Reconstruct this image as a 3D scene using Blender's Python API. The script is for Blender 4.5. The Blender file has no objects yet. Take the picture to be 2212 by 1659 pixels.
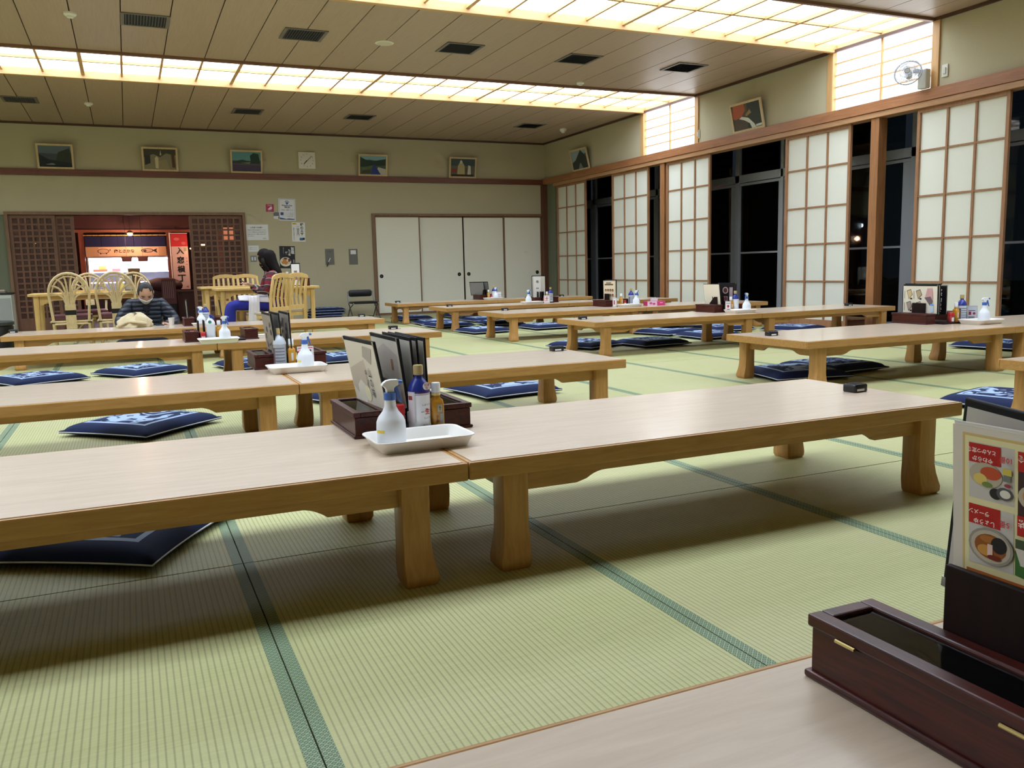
import bpy, bmesh, math, random
from mathutils import Vector, Matrix, Euler
rnd = random.Random(7)
PI = math.pi
SC = bpy.context.scene
COL = SC.collection

# ------------------------------------------------------------------ camera, world, light, exposure
cam_d = bpy.data.cameras.new('camera'); cam = bpy.data.objects.new('camera', cam_d); COL.objects.link(cam)
cam_d.sensor_width = 36.0; cam_d.lens = 1830.9 / 2212 * 36.0; cam_d.clip_start = 0.02; cam_d.clip_end = 200
_y, _p, _r = 0.420710588, 0.136175579, -0.0237657198
_f = Vector((math.sin(_y) * math.cos(_p), math.cos(_y) * math.cos(_p), -math.sin(_p)))
_rt = Vector((math.cos(_y), -math.sin(_y), 0)); _up = _rt.cross(_f)
_r2 = _rt * math.cos(_r) + _up * math.sin(_r); _u2 = -_rt * math.sin(_r) + _up * math.cos(_r)
cam.matrix_world = Matrix(((_r2.x, _u2.x, -_f.x, 0), (_r2.y, _u2.y, -_f.y, 0), (_r2.z, _u2.z, -_f.z, 0.80), (0, 0, 0, 1)))
SC.camera = cam
w = bpy.data.worlds.new('night'); SC.world = w; w.use_nodes = True
w.node_tree.nodes['Background'].inputs[0].default_value = (0.012, 0.016, 0.022, 1)
w.node_tree.nodes['Background'].inputs[1].default_value = 0.35
SC.view_settings.view_transform = 'Standard'; SC.view_settings.look = 'None'
SC.view_settings.gamma = 1; SC.view_settings.use_curve_mapping = False
SC.view_settings.exposure = 1.2
SC.cycles.use_denoising = True
SC.cycles.use_adaptive_sampling = True; SC.cycles.adaptive_threshold = 0.05; SC.cycles.adaptive_min_samples = 14
SC.cycles.max_bounces = 6; SC.cycles.diffuse_bounces = 4; SC.cycles.glossy_bounces = 2
SC.cycles.transmission_bounces = 4; SC.cycles.transparent_max_bounces = 8
SC.cycles.sample_clamp_indirect = 4.0
PANEL_L = 4.3      # radiance of the ceiling light panels
WIN_L = 1.6        # radiance of the lit shoji windows under the ceiling

XR, YB, ZC = 7.5, 15.0, 3.15          # right wall, back wall, ceiling
XL, YF = -8.0, -3.0                   # unseen left wall, unseen wall behind the camera

# ------------------------------------------------------------------ materials
def lin(c):
    return tuple((x / 255 / 12.92) if x / 255 <= 0.04045 else ((x / 255 + 0.055) / 1.055) ** 2.4 for x in c)
_M = {}
def mat(c, rough=0.5, metal=0.0, spec=0.5, name=None, emit=0.0, alpha=None, noise=0.0, nscale=8.0, coat=0.0):
    """plain or slightly mottled procedural material, c in sRGB 0..255"""
    key = (tuple(c), rough, metal, spec, emit, alpha, noise, nscale, coat)
    if key in _M: return _M[key]
    m = bpy.data.materials.new(name or 'paint_%d' % len(_M)); m.use_nodes = True
    nt = m.node_tree; b = nt.nodes['Principled BSDF']; L = lin(c)
    b.inputs['Base Color'].default_value = (*L, 1); b.inputs['Roughness'].default_value = rough
    b.inputs['Metallic'].default_value = metal; b.inputs['Specular IOR Level'].default_value = spec
    if coat: b.inputs['Coat Weight'].default_value = coat; b.inputs['Coat Roughness'].default_value = 0.12
    if emit:
        b.inputs['Emission Color'].default_value = (*L, 1); b.inputs['Emission Strength'].default_value = emit
    if alpha is not None: b.inputs['Alpha'].default_value = alpha
    if noise:
        tc = nt.nodes.new('ShaderNodeTexCoord'); n = nt.nodes.new('ShaderNodeTexNoise')
        n.inputs['Scale'].default_value = nscale; n.inputs['Detail'].default_value = 4
        mx = nt.nodes.new('ShaderNodeMix'); mx.data_type = 'RGBA'
        mx.inputs[6].default_value = (*[x * (1 - noise) for x in L], 1); mx.inputs[7].default_value = (*[min(1, x * (1 + noise)) for x in L], 1)
        nt.links.new(tc.outputs['Object'], n.inputs['Vector']); nt.links.new(n.outputs['Fac'], mx.inputs[0])
        nt.links.new(mx.outputs[2], b.inputs['Base Color'])
    _M[key] = m
    return m

def wood(name, a, b_, scale=6.0, stretch=(1, 12, 12), rough=0.45, coat=0.0, spec=0.5, bump=0.0, obvar=0.0):
    """wood grain: noise stretched along one axis between two sRGB colours"""
    m = bpy.data.materials.new(name); m.use_nodes = True; nt = m.node_tree; N = nt.nodes; Lk = nt.links
    b = N['Principled BSDF']; b.inputs['Roughness'].default_value = rough; b.inputs['Specular IOR Level'].default_value = spec
    if coat: b.inputs['Coat Weight'].default_value = coat; b.inputs['Coat Roughness'].default_value = 0.15
    tc = N.new('ShaderNodeTexCoord'); mp = N.new('ShaderNodeMapping'); mp.inputs['Scale'].default_value = stretch
    n = N.new('ShaderNodeTexNoise'); n.inputs['Scale'].default_value = scale; n.inputs['Detail'].default_value = 5; n.inputs['Roughness'].default_value = 0.6
    n.inputs['Distortion'].default_value = 0.6
    oi = N.new('ShaderNodeObjectInfo'); va = N.new('ShaderNodeVectorMath'); va.operation = 'ADD'
    Lk.new(tc.outputs['Object'], va.inputs[0]); Lk.new(oi.outputs['Random'], va.inputs[1])
    Lk.new(va.outputs[0], mp.inputs['Vector']); Lk.new(mp.outputs[0], n.inputs['Vector'])
    cr = N.new('ShaderNodeValToRGB'); cr.color_ramp.elements[0].color = (*lin(a), 1); cr.color_ramp.elements[1].color = (*lin(b_), 1)
    cr.color_ramp.elements[0].position = 0.3; cr.color_ramp.elements[1].position = 0.7
    Lk.new(n.outputs['Fac'], cr.inputs[0])
    if obvar:
        hs = N.new('ShaderNodeHueSaturation'); mr = N.new('ShaderNodeMapRange')
        mr.inputs[3].default_value = 1 - obvar; mr.inputs[4].default_value = 1 + obvar
        Lk.new(oi.outputs['Random'], mr.inputs[0]); Lk.new(mr.outputs[0], hs.inputs['Value']); Lk.new(cr.outputs[0], hs.inputs['Color'])
        Lk.new(hs.outputs[0], b.inputs['Base Color'])
    else: Lk.new(cr.outputs[0], b.inputs['Base Color'])
    if bump:
        bp = N.new('ShaderNodeBump'); bp.inputs['Strength'].default_value = bump; bp.inputs['Distance'].default_value = 0.002
        Lk.new(n.outputs['Fac'], bp.inputs['Height']); Lk.new(bp.outputs[0], b.inputs['Normal'])
    return m

M_TOP = wood('pale_laminate', (198, 177, 152), (213, 193, 169), 5, (1, 9, 9), 0.30, spec=0.5, coat=0.35)
M_TWOOD = wood('honey_wood', (170, 122, 64), (192, 146, 86), 7, (1, 10, 10), 0.36, spec=0.5)
M_TLEG = wood('honey_leg_wood', (170, 122, 64), (194, 146, 86), 7, (10, 10, 1), 0.36, spec=0.5)
M_ROSE = wood('rosewood', (44, 12, 9), (86, 31, 22), 9, (9, 1, 14), 0.34, coat=0.05, spec=0.35)
M_DARK = wood('dark_slab', (24, 10, 9), (36, 15, 13), 8, (8, 8, 1), 0.55, spec=0.2)
M_BEAM = wood('beam_wood', (146, 96, 62), (174, 120, 80), 3, (12, 1, 12), 0.4)
M_RAIL = wood('rail_wood', (96, 52, 34), (120, 68, 44), 3, (1, 14, 14), 0.4)
M_POST = wood('post_wood', (140, 94, 58), (172, 120, 76), 3, (14, 14, 1), 0.4)
M_LIP = wood('pale_lip_wood', (196, 150, 96), (214, 170, 114), 4, (1, 12, 12), 0.42)
M_LIPV = wood('pale_upright_wood', (196, 150, 96), (214, 170, 114), 4, (12, 12, 1), 0.42)
M_KUMI = wood('lattice_bar_wood', (146, 104, 72), (168, 124, 88), 6, (8, 8, 1), 0.5)
M_CEIL = wood('ceiling_veneer', (168, 145, 124), (180, 157, 135), 3, (26, 1, 26), 0.42, spec=0.4, obvar=0.03)
M_LATT = wood('brown_lattice', (108, 74, 54), (126, 88, 64), 6, (8, 8, 1), 0.55)
M_OAK = wood('pale_oak', (206, 168, 100), (222, 186, 120), 6, (8, 8, 1), 0.42)
M_RATT = wood('rattan_cane', (200, 172, 122), (222, 198, 152), 10, (4, 4, 2), 0.45)
M_REDW = wood('red_brown_board', (92, 46, 34), (112, 58, 42), 4, (1, 8, 8), 0.55)
M_WALL = mat((190, 182, 154), 0.95, spec=0.1, name='khaki_plaster', noise=0.05, nscale=60)
M_WALLG = mat((120, 124, 104), 0.95, spec=0.1, name='grey_green_plaster', noise=0.05, nscale=60)
M_BLACK = mat((18, 18, 20), 0.4, name='black_plastic'); M_WHITE = mat((232, 234, 236), 0.35, name='white_plastic')
M_ALU = mat((168, 172, 176), 0.45, metal=0.15, name='aluminium'); M_CHROME = mat((190, 190, 190), 0.2, metal=1, name='chrome')
M_PAPER = mat((226, 226, 222), 0.7, name='paper'); M_INK = mat((26, 26, 28), 0.6, name='ink')
M_BLUE = mat((66, 104, 182), 0.4, name='blue_plastic'); M_RED = mat((186, 34, 36), 0.4, name='red_plastic')
M_BRASS = mat((190, 170, 110), 0.3, metal=0.9, name='brass')

def glow(name, c, s, wob=0.0, down=False):
    m = bpy.data.materials.new(name); m.use_nodes = True; nt = m.node_tree; nt.nodes.clear()
    o = nt.nodes.new('ShaderNodeOutputMaterial'); e = nt.nodes.new('ShaderNodeEmission')
    e.inputs[0].default_value = (*lin(c), 1); e.inputs[1].default_value = s; nt.links.new(e.outputs[0], o.inputs[0])
    if down:      # made-up falloff: glow weakened at a slant, so the panels clip less in view
        g = nt.nodes.new('ShaderNodeNewGeometry'); d = nt.nodes.new('ShaderNodeVectorMath'); d.operation = 'DOT_PRODUCT'
        nt.links.new(g.outputs['Incoming'], d.inputs[0]); nt.links.new(g.outputs['Normal'], d.inputs[1])
        p = nt.nodes.new('ShaderNodeMath'); p.operation = 'POWER'; p.inputs[1].default_value = 1.0; nt.links.new(d.outputs['Value'], p.inputs[0])
        q = nt.nodes.new('ShaderNodeMath'); q.operation = 'MULTIPLY_ADD'; q.inputs[1].default_value = 0.55 * s; q.inputs[2].default_value = 0.45 * s
        nt.links.new(p.outputs[0], q.inputs[0]); nt.links.new(q.outputs[0], e.inputs[1])
    if wob:
        tc = nt.nodes.new('ShaderNodeTexCoord'); n = nt.nodes.new('ShaderNodeTexNoise'); n.inputs['Scale'].default_value = 1.4
        mr = nt.nodes.new('ShaderNodeMapRange'); mr.inputs[3].default_value = s * (1 - wob); mr.inputs[4].default_value = s * (1 + wob)
        nt.links.new(tc.outputs['Object'], n.inputs['Vector']); nt.links.new(n.outputs['Fac'], mr.inputs[0]); nt.links.new(mr.outputs[0], e.inputs[1])
    return m
M_PANEL = glow('lit_acrylic_panel', (224, 238, 255), PANEL_L, down=True)
M_WIN = glow('lit_shoji_paper', (246, 250, 255), WIN_L)

def glass_mat(name, tint=(0.9, 0.95, 0.95), tr=0.9, rough=0.03):
    m = bpy.data.materials.new(name); m.use_nodes = True; nt = m.node_tree; nt.nodes.clear()
    o = nt.nodes.new('ShaderNodeOutputMaterial'); t = nt.nodes.new('ShaderNodeBsdfTransparent'); g = nt.nodes.new('ShaderNodeBsdfGlossy')
    t.inputs[0].default_value = (*[x * tr for x in tint], 1); g.inputs['Roughness'].default_value = rough
    f = nt.nodes.new('ShaderNodeFresnel'); f.inputs[0].default_value = 1.45; mx = nt.nodes.new('ShaderNodeMixShader')
    nt.links.new(f.outputs[0], mx.inputs[0]); nt.links.new(t.outputs[0], mx.inputs[1]); nt.links.new(g.outputs[0], mx.inputs[2]); nt.links.new(mx.outputs[0], o.inputs[0])
    return m
M_GLASS = glass_mat('window_glass', (0.55, 0.6, 0.6)); M_LID = glass_mat('smoked_lid_glass', (0.75, 0.68, 0.62), 0.9, 0.06)
M_CLEAR = glass_mat('clear_plastic', (0.9, 0.92, 0.93), 0.75, 0.1)

def tatami_mat():
    m = bpy.data.materials.new('woven_rush'); m.use_nodes = True; nt = m.node_tree; N = nt.nodes; K = nt.links
    b = N['Principled BSDF']; b.inputs['Roughness'].default_value = 0.55; b.inputs['Specular IOR Level'].default_value = 0.35
    tc = N.new('ShaderNodeTexCoord'); sp = N.new('ShaderNodeSeparateXYZ'); K.new(tc.outputs['Object'], sp.inputs[0])
    # ribs along Y, one every 13 mm
    mu = N.new('ShaderNodeMath'); mu.operation = 'MULTIPLY'; mu.inputs[1].default_value = 1 / 0.0132; K.new(sp.outputs['X'], mu.inputs[0])
    fr = N.new('ShaderNodeMath'); fr.operation = 'PINGPONG'; fr.inputs[1].default_value = 0.5; K.new(mu.outputs[0], fr.inputs[0])
    cr = N.new('ShaderNodeValToRGB'); e = cr.color_ramp.elements; e[0].position = 0.02; e[0].color = (0.62, 0.62, 0.62, 1); e[1].position = 0.2; e[1].color = (1, 1, 1, 1)
    K.new(fr.outputs[0], cr.inputs[0])
    mp = N.new('ShaderNodeMapping'); mp.inputs['Scale'].default_value = (3, 300, 1); n = N.new('ShaderNodeTexNoise'); n.inputs['Scale'].default_value = 3; n.inputs['Detail'].default_value = 3
    oi = N.new('ShaderNodeObjectInfo'); va = N.new('ShaderNodeVectorMath'); K.new(tc.outputs['Object'], va.inputs[0]); K.new(oi.outputs['Random'], va.inputs[1])
    K.new(va.outputs[0], mp.inputs[0]); K.new(mp.outputs[0], n.inputs['Vector'])
    c2 = N.new('ShaderNodeValToRGB'); e = c2.color_ramp.elements; e[0].position = 0.25; e[0].color = (*lin((164, 166, 110)), 1); e[1].position = 0.75; e[1].color = (*lin((193, 192, 137)), 1)
    K.new(n.outputs['Fac'], c2.inputs[0])
    n2 = N.new('ShaderNodeTexNoise'); n2.inputs['Scale'].default_value = 1.7; K.new(va.outputs[0], n2.inputs['Vector'])
    mix2 = N.new('ShaderNodeMix'); mix2.data_type = 'RGBA'; mix2.inputs[7].default_value = (*lin((190, 182, 138)), 1)
    mrr = N.new('ShaderNodeMapRange'); mrr.inputs[1].default_value = 0.4; mrr.inputs[2].default_value = 0.75; mrr.inputs[4].default_value = 0.55
    K.new(n2.outputs['Fac'], mrr.inputs[0]); K.new(mrr.outputs[0], mix2.inputs[0]); K.new(c2.outputs[0], mix2.inputs[6])
    mx = N.new('ShaderNodeMix'); mx.data_type = 'RGBA'; mx.blend_type = 'MULTIPLY'; mx.inputs[0].default_value = 1
    K.new(mix2.outputs[2], mx.inputs[6]); K.new(cr.outputs[0], mx.inputs[7]); K.new(mx.outputs[2], b.inputs['Base Color'])
    bp = N.new('ShaderNodeBump'); bp.inputs['Strength'].default_value = 0.5; bp.inputs['Distance'].default_value = 0.002
    K.new(fr.outputs[0], bp.inputs['Height']); K.new(bp.outputs[0], b.inputs['Normal'])
    return m
M_TATAMI = tatami_mat()

def heri_mat():
    m = bpy.data.materials.new('green_brocade_border'); m.use_nodes = True; nt = m.node_tree; N = nt.nodes; K = nt.links
    b = N['Principled BSDF']; b.inputs['Roughness'].default_value = 0.6
    tc = N.new('ShaderNodeTexCoord'); mp = N.new('ShaderNodeMapping'); mp.inputs['Rotation'].default_value = (0, 0, PI / 4); mp.inputs['Scale'].default_value = (1 / 0.0098,) * 3
    K.new(tc.outputs['Object'], mp.inputs[0]); sp = N.new('ShaderNodeSeparateXYZ'); K.new(mp.outputs[0], sp.inputs[0])
    ds = []
    for ax in 'XY':
        f = N.new('ShaderNodeMath'); f.operation = 'PINGPONG'; f.inputs[1].default_value = 0.5; K.new(sp.outputs[ax], f.inputs[0]); ds.append(f)
    mn = N.new('ShaderNodeMath'); mn.operation = 'MINIMUM'; K.new(ds[0].outputs[0], mn.inputs[0]); K.new(ds[1].outputs[0], mn.inputs[1])
    cr = N.new('ShaderNodeValToRGB'); cr.color_ramp.interpolation = 'CONSTANT'; e = cr.color_ramp.elements
    g1, g2, g3 = (*lin((140, 158, 120)), 1), (*lin((48, 70, 50)), 1), (*lin((118, 142, 106)), 1)
    e[0].position = 0; e[0].color = g1; e[1].position = 0.13; e[1].color = g2
    x = e.new(0.27); x.color = g3
    K.new(mn.outputs[0], cr.inputs[0]); K.new(cr.outputs[0], b.inputs['Base Color'])
    return m
M_HERI = heri_mat()

def cushion_mat():
    m = bpy.data.materials.new('indigo_print_cloth'); m.use_nodes = True; nt = m.node_tree; N = nt.nodes; K = nt.links
    b = N['Principled BSDF']; b.inputs['Roughness'].default_value = 0.85; b.inputs['Specular IOR Level'].default_value = 0.2
    tc = N.new('ShaderNodeTexCoord'); sp = N.new('ShaderNodeSeparateXYZ'); K.new(tc.outputs['Object'], sp.inputs[0])
    ab = []
    for ax in 'XY':
        f = N.new('ShaderNodeMath'); f.operation = 'ABSOLUTE'; K.new(sp.outputs[ax], f.inputs[0]); ab.append(f)
    mxn = N.new('ShaderNodeMath'); mxn.operation = 'MAXIMUM'; K.new(ab[0].outputs[0], mxn.inputs[0]); K.new(ab[1].outputs[0], mxn.inputs[1])
    # frame line mask
    fl = N.new('ShaderNodeValToRGB'); fl.color_ramp.interpolation = 'CONSTANT'; e = fl.color_ramp.elements
    e[0].position = 0; e[0].color = (0, 0, 0, 1); e[1].position = 0.178; e[1].color = (1, 1, 1, 1); x = e.new(0.196); x.color = (0, 0, 0, 1)
    K.new(mxn.outputs[0], fl.inputs[0])
    inn = N.new('ShaderNodeMath'); inn.operation = 'LESS_THAN'; inn.inputs[1].default_value = 0.172; K.new(mxn.outputs[0], inn.inputs[0])
    n = N.new('ShaderNodeTexNoise'); n.inputs['Scale'].default_value = 9; n.inputs['Detail'].default_value = 1.5; n.inputs['Distortion'].default_value = 1.6
    oi = N.new('ShaderNodeObjectInfo'); va = N.new('ShaderNodeVectorMath'); K.new(tc.outputs['Object'], va.inputs[0]); K.new(oi.outputs['Random'], va.inputs[1])
    K.new(va.outputs[0], n.inputs['Vector'])
    th = N.new('ShaderNodeValToRGB'); e = th.color_ramp.elements; e[0].position = 0.49; e[0].color = (0, 0, 0, 1); e[1].position = 0.52; e[1].color = (1, 1, 1, 1); K.new(n.outputs['Fac'], th.inputs[0])
    m1 = N.new('ShaderNodeMath'); m1.operation = 'MULTIPLY'; K.new(inn.outputs[0], m1.inputs[0]); K.new(th.outputs[0], m1.inputs[1])
    m2 = N.new('ShaderNodeMath'); m2.operation = 'MAXIMUM'; K.new(m1.outputs[0], m2.inputs[0]); K.new(fl.outputs[0], m2.inputs[1])
    gt = N.new('ShaderNodeMath'); gt.operation = 'GREATER_THAN'; gt.inputs[1].default_value = 0.03; K.new(sp.outputs['Z'], gt.inputs[0])
    m3 = N.new('ShaderNodeMath'); m3.operation = 'MULTIPLY'; K.new(m2.outputs[0], m3.inputs[0]); K.new(gt.outputs[0], m3.inputs[1])
    mx = N.new('ShaderNodeMix'); mx.data_type = 'RGBA'; mx.inputs[6].default_value = (*lin((30, 40, 74)), 1); mx.inputs[7].default_value = (*lin((158, 178, 204)), 1)
    K.new(m3.outputs[0], mx.inputs[0]); K.new(mx.outputs[2], b.inputs['Base Color'])
    return m
M_CUSH = cushion_mat()

def plaid_mat():
    m = bpy.data.materials.new('red_plaid_flannel'); m.use_nodes = True; nt = m.node_tree; N = nt.nodes; K = nt.links
    b = N['Principled BSDF']; b.inputs['Roughness'].default_value = 0.9
    tc = N.new('ShaderNodeTexCoord'); mp = N.new('ShaderNodeMapping'); mp.inputs['Rotation'].default_value = (0.25, 0.3, 0.9); K.new(tc.outputs['Object'], mp.inputs[0])
    sp = N.new('ShaderNodeSeparateXYZ'); K.new(mp.outputs[0], sp.inputs[0]); cols = []
    def band(ax, per, off, lo):
        mu = N.new('ShaderNodeMath'); mu.operation = 'MULTIPLY_ADD'; mu.inputs[1].default_value = 1 / per; mu.inputs[2].default_value = off; K.new(sp.outputs[ax], mu.inputs[0])
        f = N.new('ShaderNodeMath'); f.operation = 'FRACT'; K.new(mu.outputs[0], f.inputs[0]); g = N.new('ShaderNodeMath'); g.operation = 'LESS_THAN'; g.inputs[1].default_value = lo; K.new(f.outputs[0], g.inputs[0]); return g
    base = N.new('ShaderNodeRGB'); base.outputs[0].default_value = (*lin((120, 26, 36)), 1); cur = base.outputs[0]
    for ax, per, off, lo, c, k in (('X', .085, 0, .42, (22, 24, 34), .7), ('Z', .085, 0, .42, (22, 24, 34), .7), ('X', .085, .65, .07, (190, 184, 178), .55), ('Z', .085, .65, .08, (200, 194, 188), .6), ('Z', .085, .9, .05, (60, 90, 80), .8)):
        g = band(ax, per, off, lo); sc = N.new('ShaderNodeMath'); sc.operation = 'MULTIPLY'; sc.inputs[1].default_value = k; K.new(g.outputs[0], sc.inputs[0])
        mx = N.new('ShaderNodeMix'); mx.data_type = 'RGBA'; mx.inputs[7].default_value = (*lin(c), 1); K.new(sc.outputs[0], mx.inputs[0]); K.new(cur, mx.inputs[6]); cur = mx.outputs[2]
    K.new(cur, b.inputs['Base Color'])
    return m

def puffer_mat():
    m = bpy.data.materials.new('navy_quilted_nylon'); m.use_nodes = True; nt = m.node_tree; N = nt.nodes; K = nt.links
    b = N['Principled BSDF']; b.inputs['Roughness'].default_value = 0.5; b.inputs['Base Color'].default_value = (*lin((30, 36, 50)), 1)
    tc = N.new('ShaderNodeTexCoord'); sp = N.new('ShaderNodeSeparateXYZ'); K.new(tc.outputs['Object'], sp.inputs[0])
    n = N.new('ShaderNodeTexNoise'); n.inputs['Scale'].default_value = 14; K.new(tc.outputs['Object'], n.inputs['Vector'])
    ad = N.new('ShaderNodeMath'); ad.operation = 'MULTIPLY_ADD'; ad.inputs[1].default_value = 0.02; K.new(n.outputs['Fac'], ad.inputs[0]); K.new(sp.outputs['Z'], ad.inputs[2])
    mu = N.new('ShaderNodeMath'); mu.operation = 'MULTIPLY'; mu.inputs[1].default_value = 1 / 0.045; K.new(ad.outputs[0], mu.inputs[0])
    f = N.new('ShaderNodeMath'); f.operation = 'PINGPONG'; f.inputs[1].default_value = 0.5; K.new(mu.outputs[0], f.inputs[0])
    s = N.new('ShaderNodeMath'); s.operation = 'POWER'; s.inputs[1].default_value = 0.45; K.new(f.outputs[0], s.inputs[0])
    bp = N.new('ShaderNodeBump'); bp.inputs['Strength'].default_value = 0.9; bp.inputs['Distance'].default_value = 0.02; K.new(s.outputs[0], bp.inputs['Height']); K.new(bp.outputs[0], b.inputs['Normal'])
    return m

# ------------------------------------------------------------------ mesh building
class MB:
    def __init__(s): s.v = []; s.f = []; s.m = []
    def add(s, vs, fs, mi=0):
        o = len(s.v); s.v += [tuple(v) for v in vs]; s.f += [tuple(i + o for i in f) for f in fs]; s.m += [mi] * len(fs); return s
    def box(s, x0, x1, y0, y1, z0, z1, mi=0):
        return s.add([(x0, y0, z0), (x1, y0, z0), (x1, y1, z0), (x0, y1, z0), (x0, y0, z1), (x1, y0, z1), (x1, y1, z1), (x0, y1, z1)],
                     [(0, 3, 2, 1), (4, 5, 6, 7), (0, 1, 5, 4), (1, 2, 6, 5), (2, 3, 7, 6), (3, 0, 4, 7)], mi)
    def loft(s, rings, mi=0, cap=True):
        n = len(rings[0]); vs = [p for r in rings for p in r]; fs = []
        for k in range(len(rings) - 1):
            for i in range(n):
                j = (i + 1) % n; fs.append((k * n + i, k * n + j, (k + 1) * n + j, (k + 1) * n + i))
        if cap: fs.append(tuple(reversed(range(n)))); fs.append(tuple((len(rings) - 1) * n + i for i in range(n)))
        return s.add(vs, fs, mi)
    def lathe(s, prof, n=16, c=(0, 0, 0), mi=0, sx=1.0, sy=1.0):
        return s.loft([[(c[0] + r * sx * math.cos(2 * PI * i / n), c[1] + r * sy * math.sin(2 * PI * i / n), c[2] + z) for i in range(n)] for r, z in prof], mi)
    def tube(s, pts, r, n=8, mi=0):
        pts = [Vector(p) for p in pts]; rr = r if isinstance(r, (list, tuple)) else [r] * len(pts); rings = []
        up = Vector((0, 0, 1))
        for i, p in enumerate(pts):
            d = (pts[min(i + 1, len(pts) - 1)] - pts[max(i - 1, 0)]).normalized()
            if i == 0:
                if abs(d.z) > 0.9: up = Vector((0, 1, 0))
                a = d.cross(up).normalized()
            else: a = (a - d * a.dot(d)).normalized()
            b = d.cross(a)
            rings.append([tuple(p + (a * math.cos(2 * PI * k / n) + b * math.sin(2 * PI * k / n)) * rr[i]) for k in range(n)])
        return s.loft(rings, mi)
    def bar(s, p, q, w, h, mi=0, side=None):
        p = Vector(p); q = Vector(q); d = (q - p).normalized(); u = Vector(side) if side else Vector((0, 0, 1))
        if abs(d.dot(u)) > 0.95: u = Vector((0, 1, 0))
        a = d.cross(u).normalized() * w / 2; b = a.cross(d).normalized() * h / 2
        return s.loft([[tuple(c - a - b), tuple(c + a - b), tuple(c + a + b), tuple(c - a + b)] for c in (p, q)], mi)
    def prism(s, poly, y0, y1, mi=0, ax='y'):
        """poly = [(u, v)] extruded between y0 and y1. ax y: (x,z) outline; x: (y,z) outline; z: (x,y) outline"""
        def P(u, v, t): return (u, t, v) if ax == 'y' else ((t, u, v) if ax == 'x' else (u, v, t))
        return s.loft([[P(u, v, y0) for u, v in poly], [P(u, v, y1) for u, v in poly]], mi)
    def ellipsoid(s, c, r, n=12, m=8, mi=0):
        rings = []
        for k in range(1, m): 
            t = PI * k / m; rings.append([(c[0] + r[0] * math.sin(t) * math.cos(2 * PI * i / n), c[1] + r[1] * math.sin(t) * math.sin(2 * PI * i / n), c[2] - r[2] * math.cos(t)) for i in range(n)])
        return s.loft(rings, mi)
    def mesh(s, name, mats, smooth=False):
        me = bpy.data.meshes.new(name); me.from_pydata(s.v, [], s.f)
        for m in (mats if isinstance(mats, (list, tuple)) else [mats]): me.materials.append(m)
        me.polygons.foreach_set('material_index', s.m)
        bm = bmesh.new(); bm.from_mesh(me); bmesh.ops.recalc_face_normals(bm, faces=bm.faces); bm.to_mesh(me); bm.free()
        if smooth: me.polygons.foreach_set('use_smooth', [True] * len(me.polygons))
        return me
    def build(s, name, mats, parent=None, bevel=0, smooth=False, loc=(0, 0, 0), rot=None, seg=2, sharp=None):
        me = s.mesh(name, mats, smooth or bool(sharp)); 
        if sharp: me.set_sharp_from_angle(angle=math.radians(sharp))
        o = bpy.data.objects.new(name, me); COL.objects.link(o); o.location = loc
        if rot: o.rotation_euler = rot
        if parent: o.parent = parent
        if bevel:
            b = o.modifiers.new('bevel', 'BEVEL'); b.width = bevel; b.segments = seg; b.limit_method = 'ANGLE'; b.angle_limit = math.radians(35)
        return o

def tag(o, label, cat, group=None, kind=None):
    if label: o['label'] = label
    if cat: o['category'] = cat
    if group: o['group'] = group
    if kind: o['kind'] = kind
    return o
def empty(name, loc=(0, 0, 0), rz=0.0, rot=None):
    o = bpy.data.objects.new(name, None); COL.objects.link(o); o.location = loc; o.rotation_euler = rot or (0, 0, rz); o.empty_display_size = 0.1; return o
def thing(name, label, cat, loc=(0, 0, 0), rz=0.0, group=None, rot=None): return tag(empty(name, loc, rz, rot), label, cat, group)
def struct(o): o['kind'] = 'structure'; return o
def sroot(name): return struct(empty(name))
CH = {}
def copy_tree(o, parent=None):
    c = o.copy(); COL.objects.link(c)
    if parent: c.parent = parent
    for ch in list(o.children): copy_tree(ch, c)
    return c
def inst(me, name, parent, loc, rot=None, scale=None):
    o = bpy.data.objects.new(name, me); COL.objects.link(o); o.parent = parent; o.location = loc
    if rot: o.rotation_euler = rot
    if scale: o.scale = scale
    return o

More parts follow.
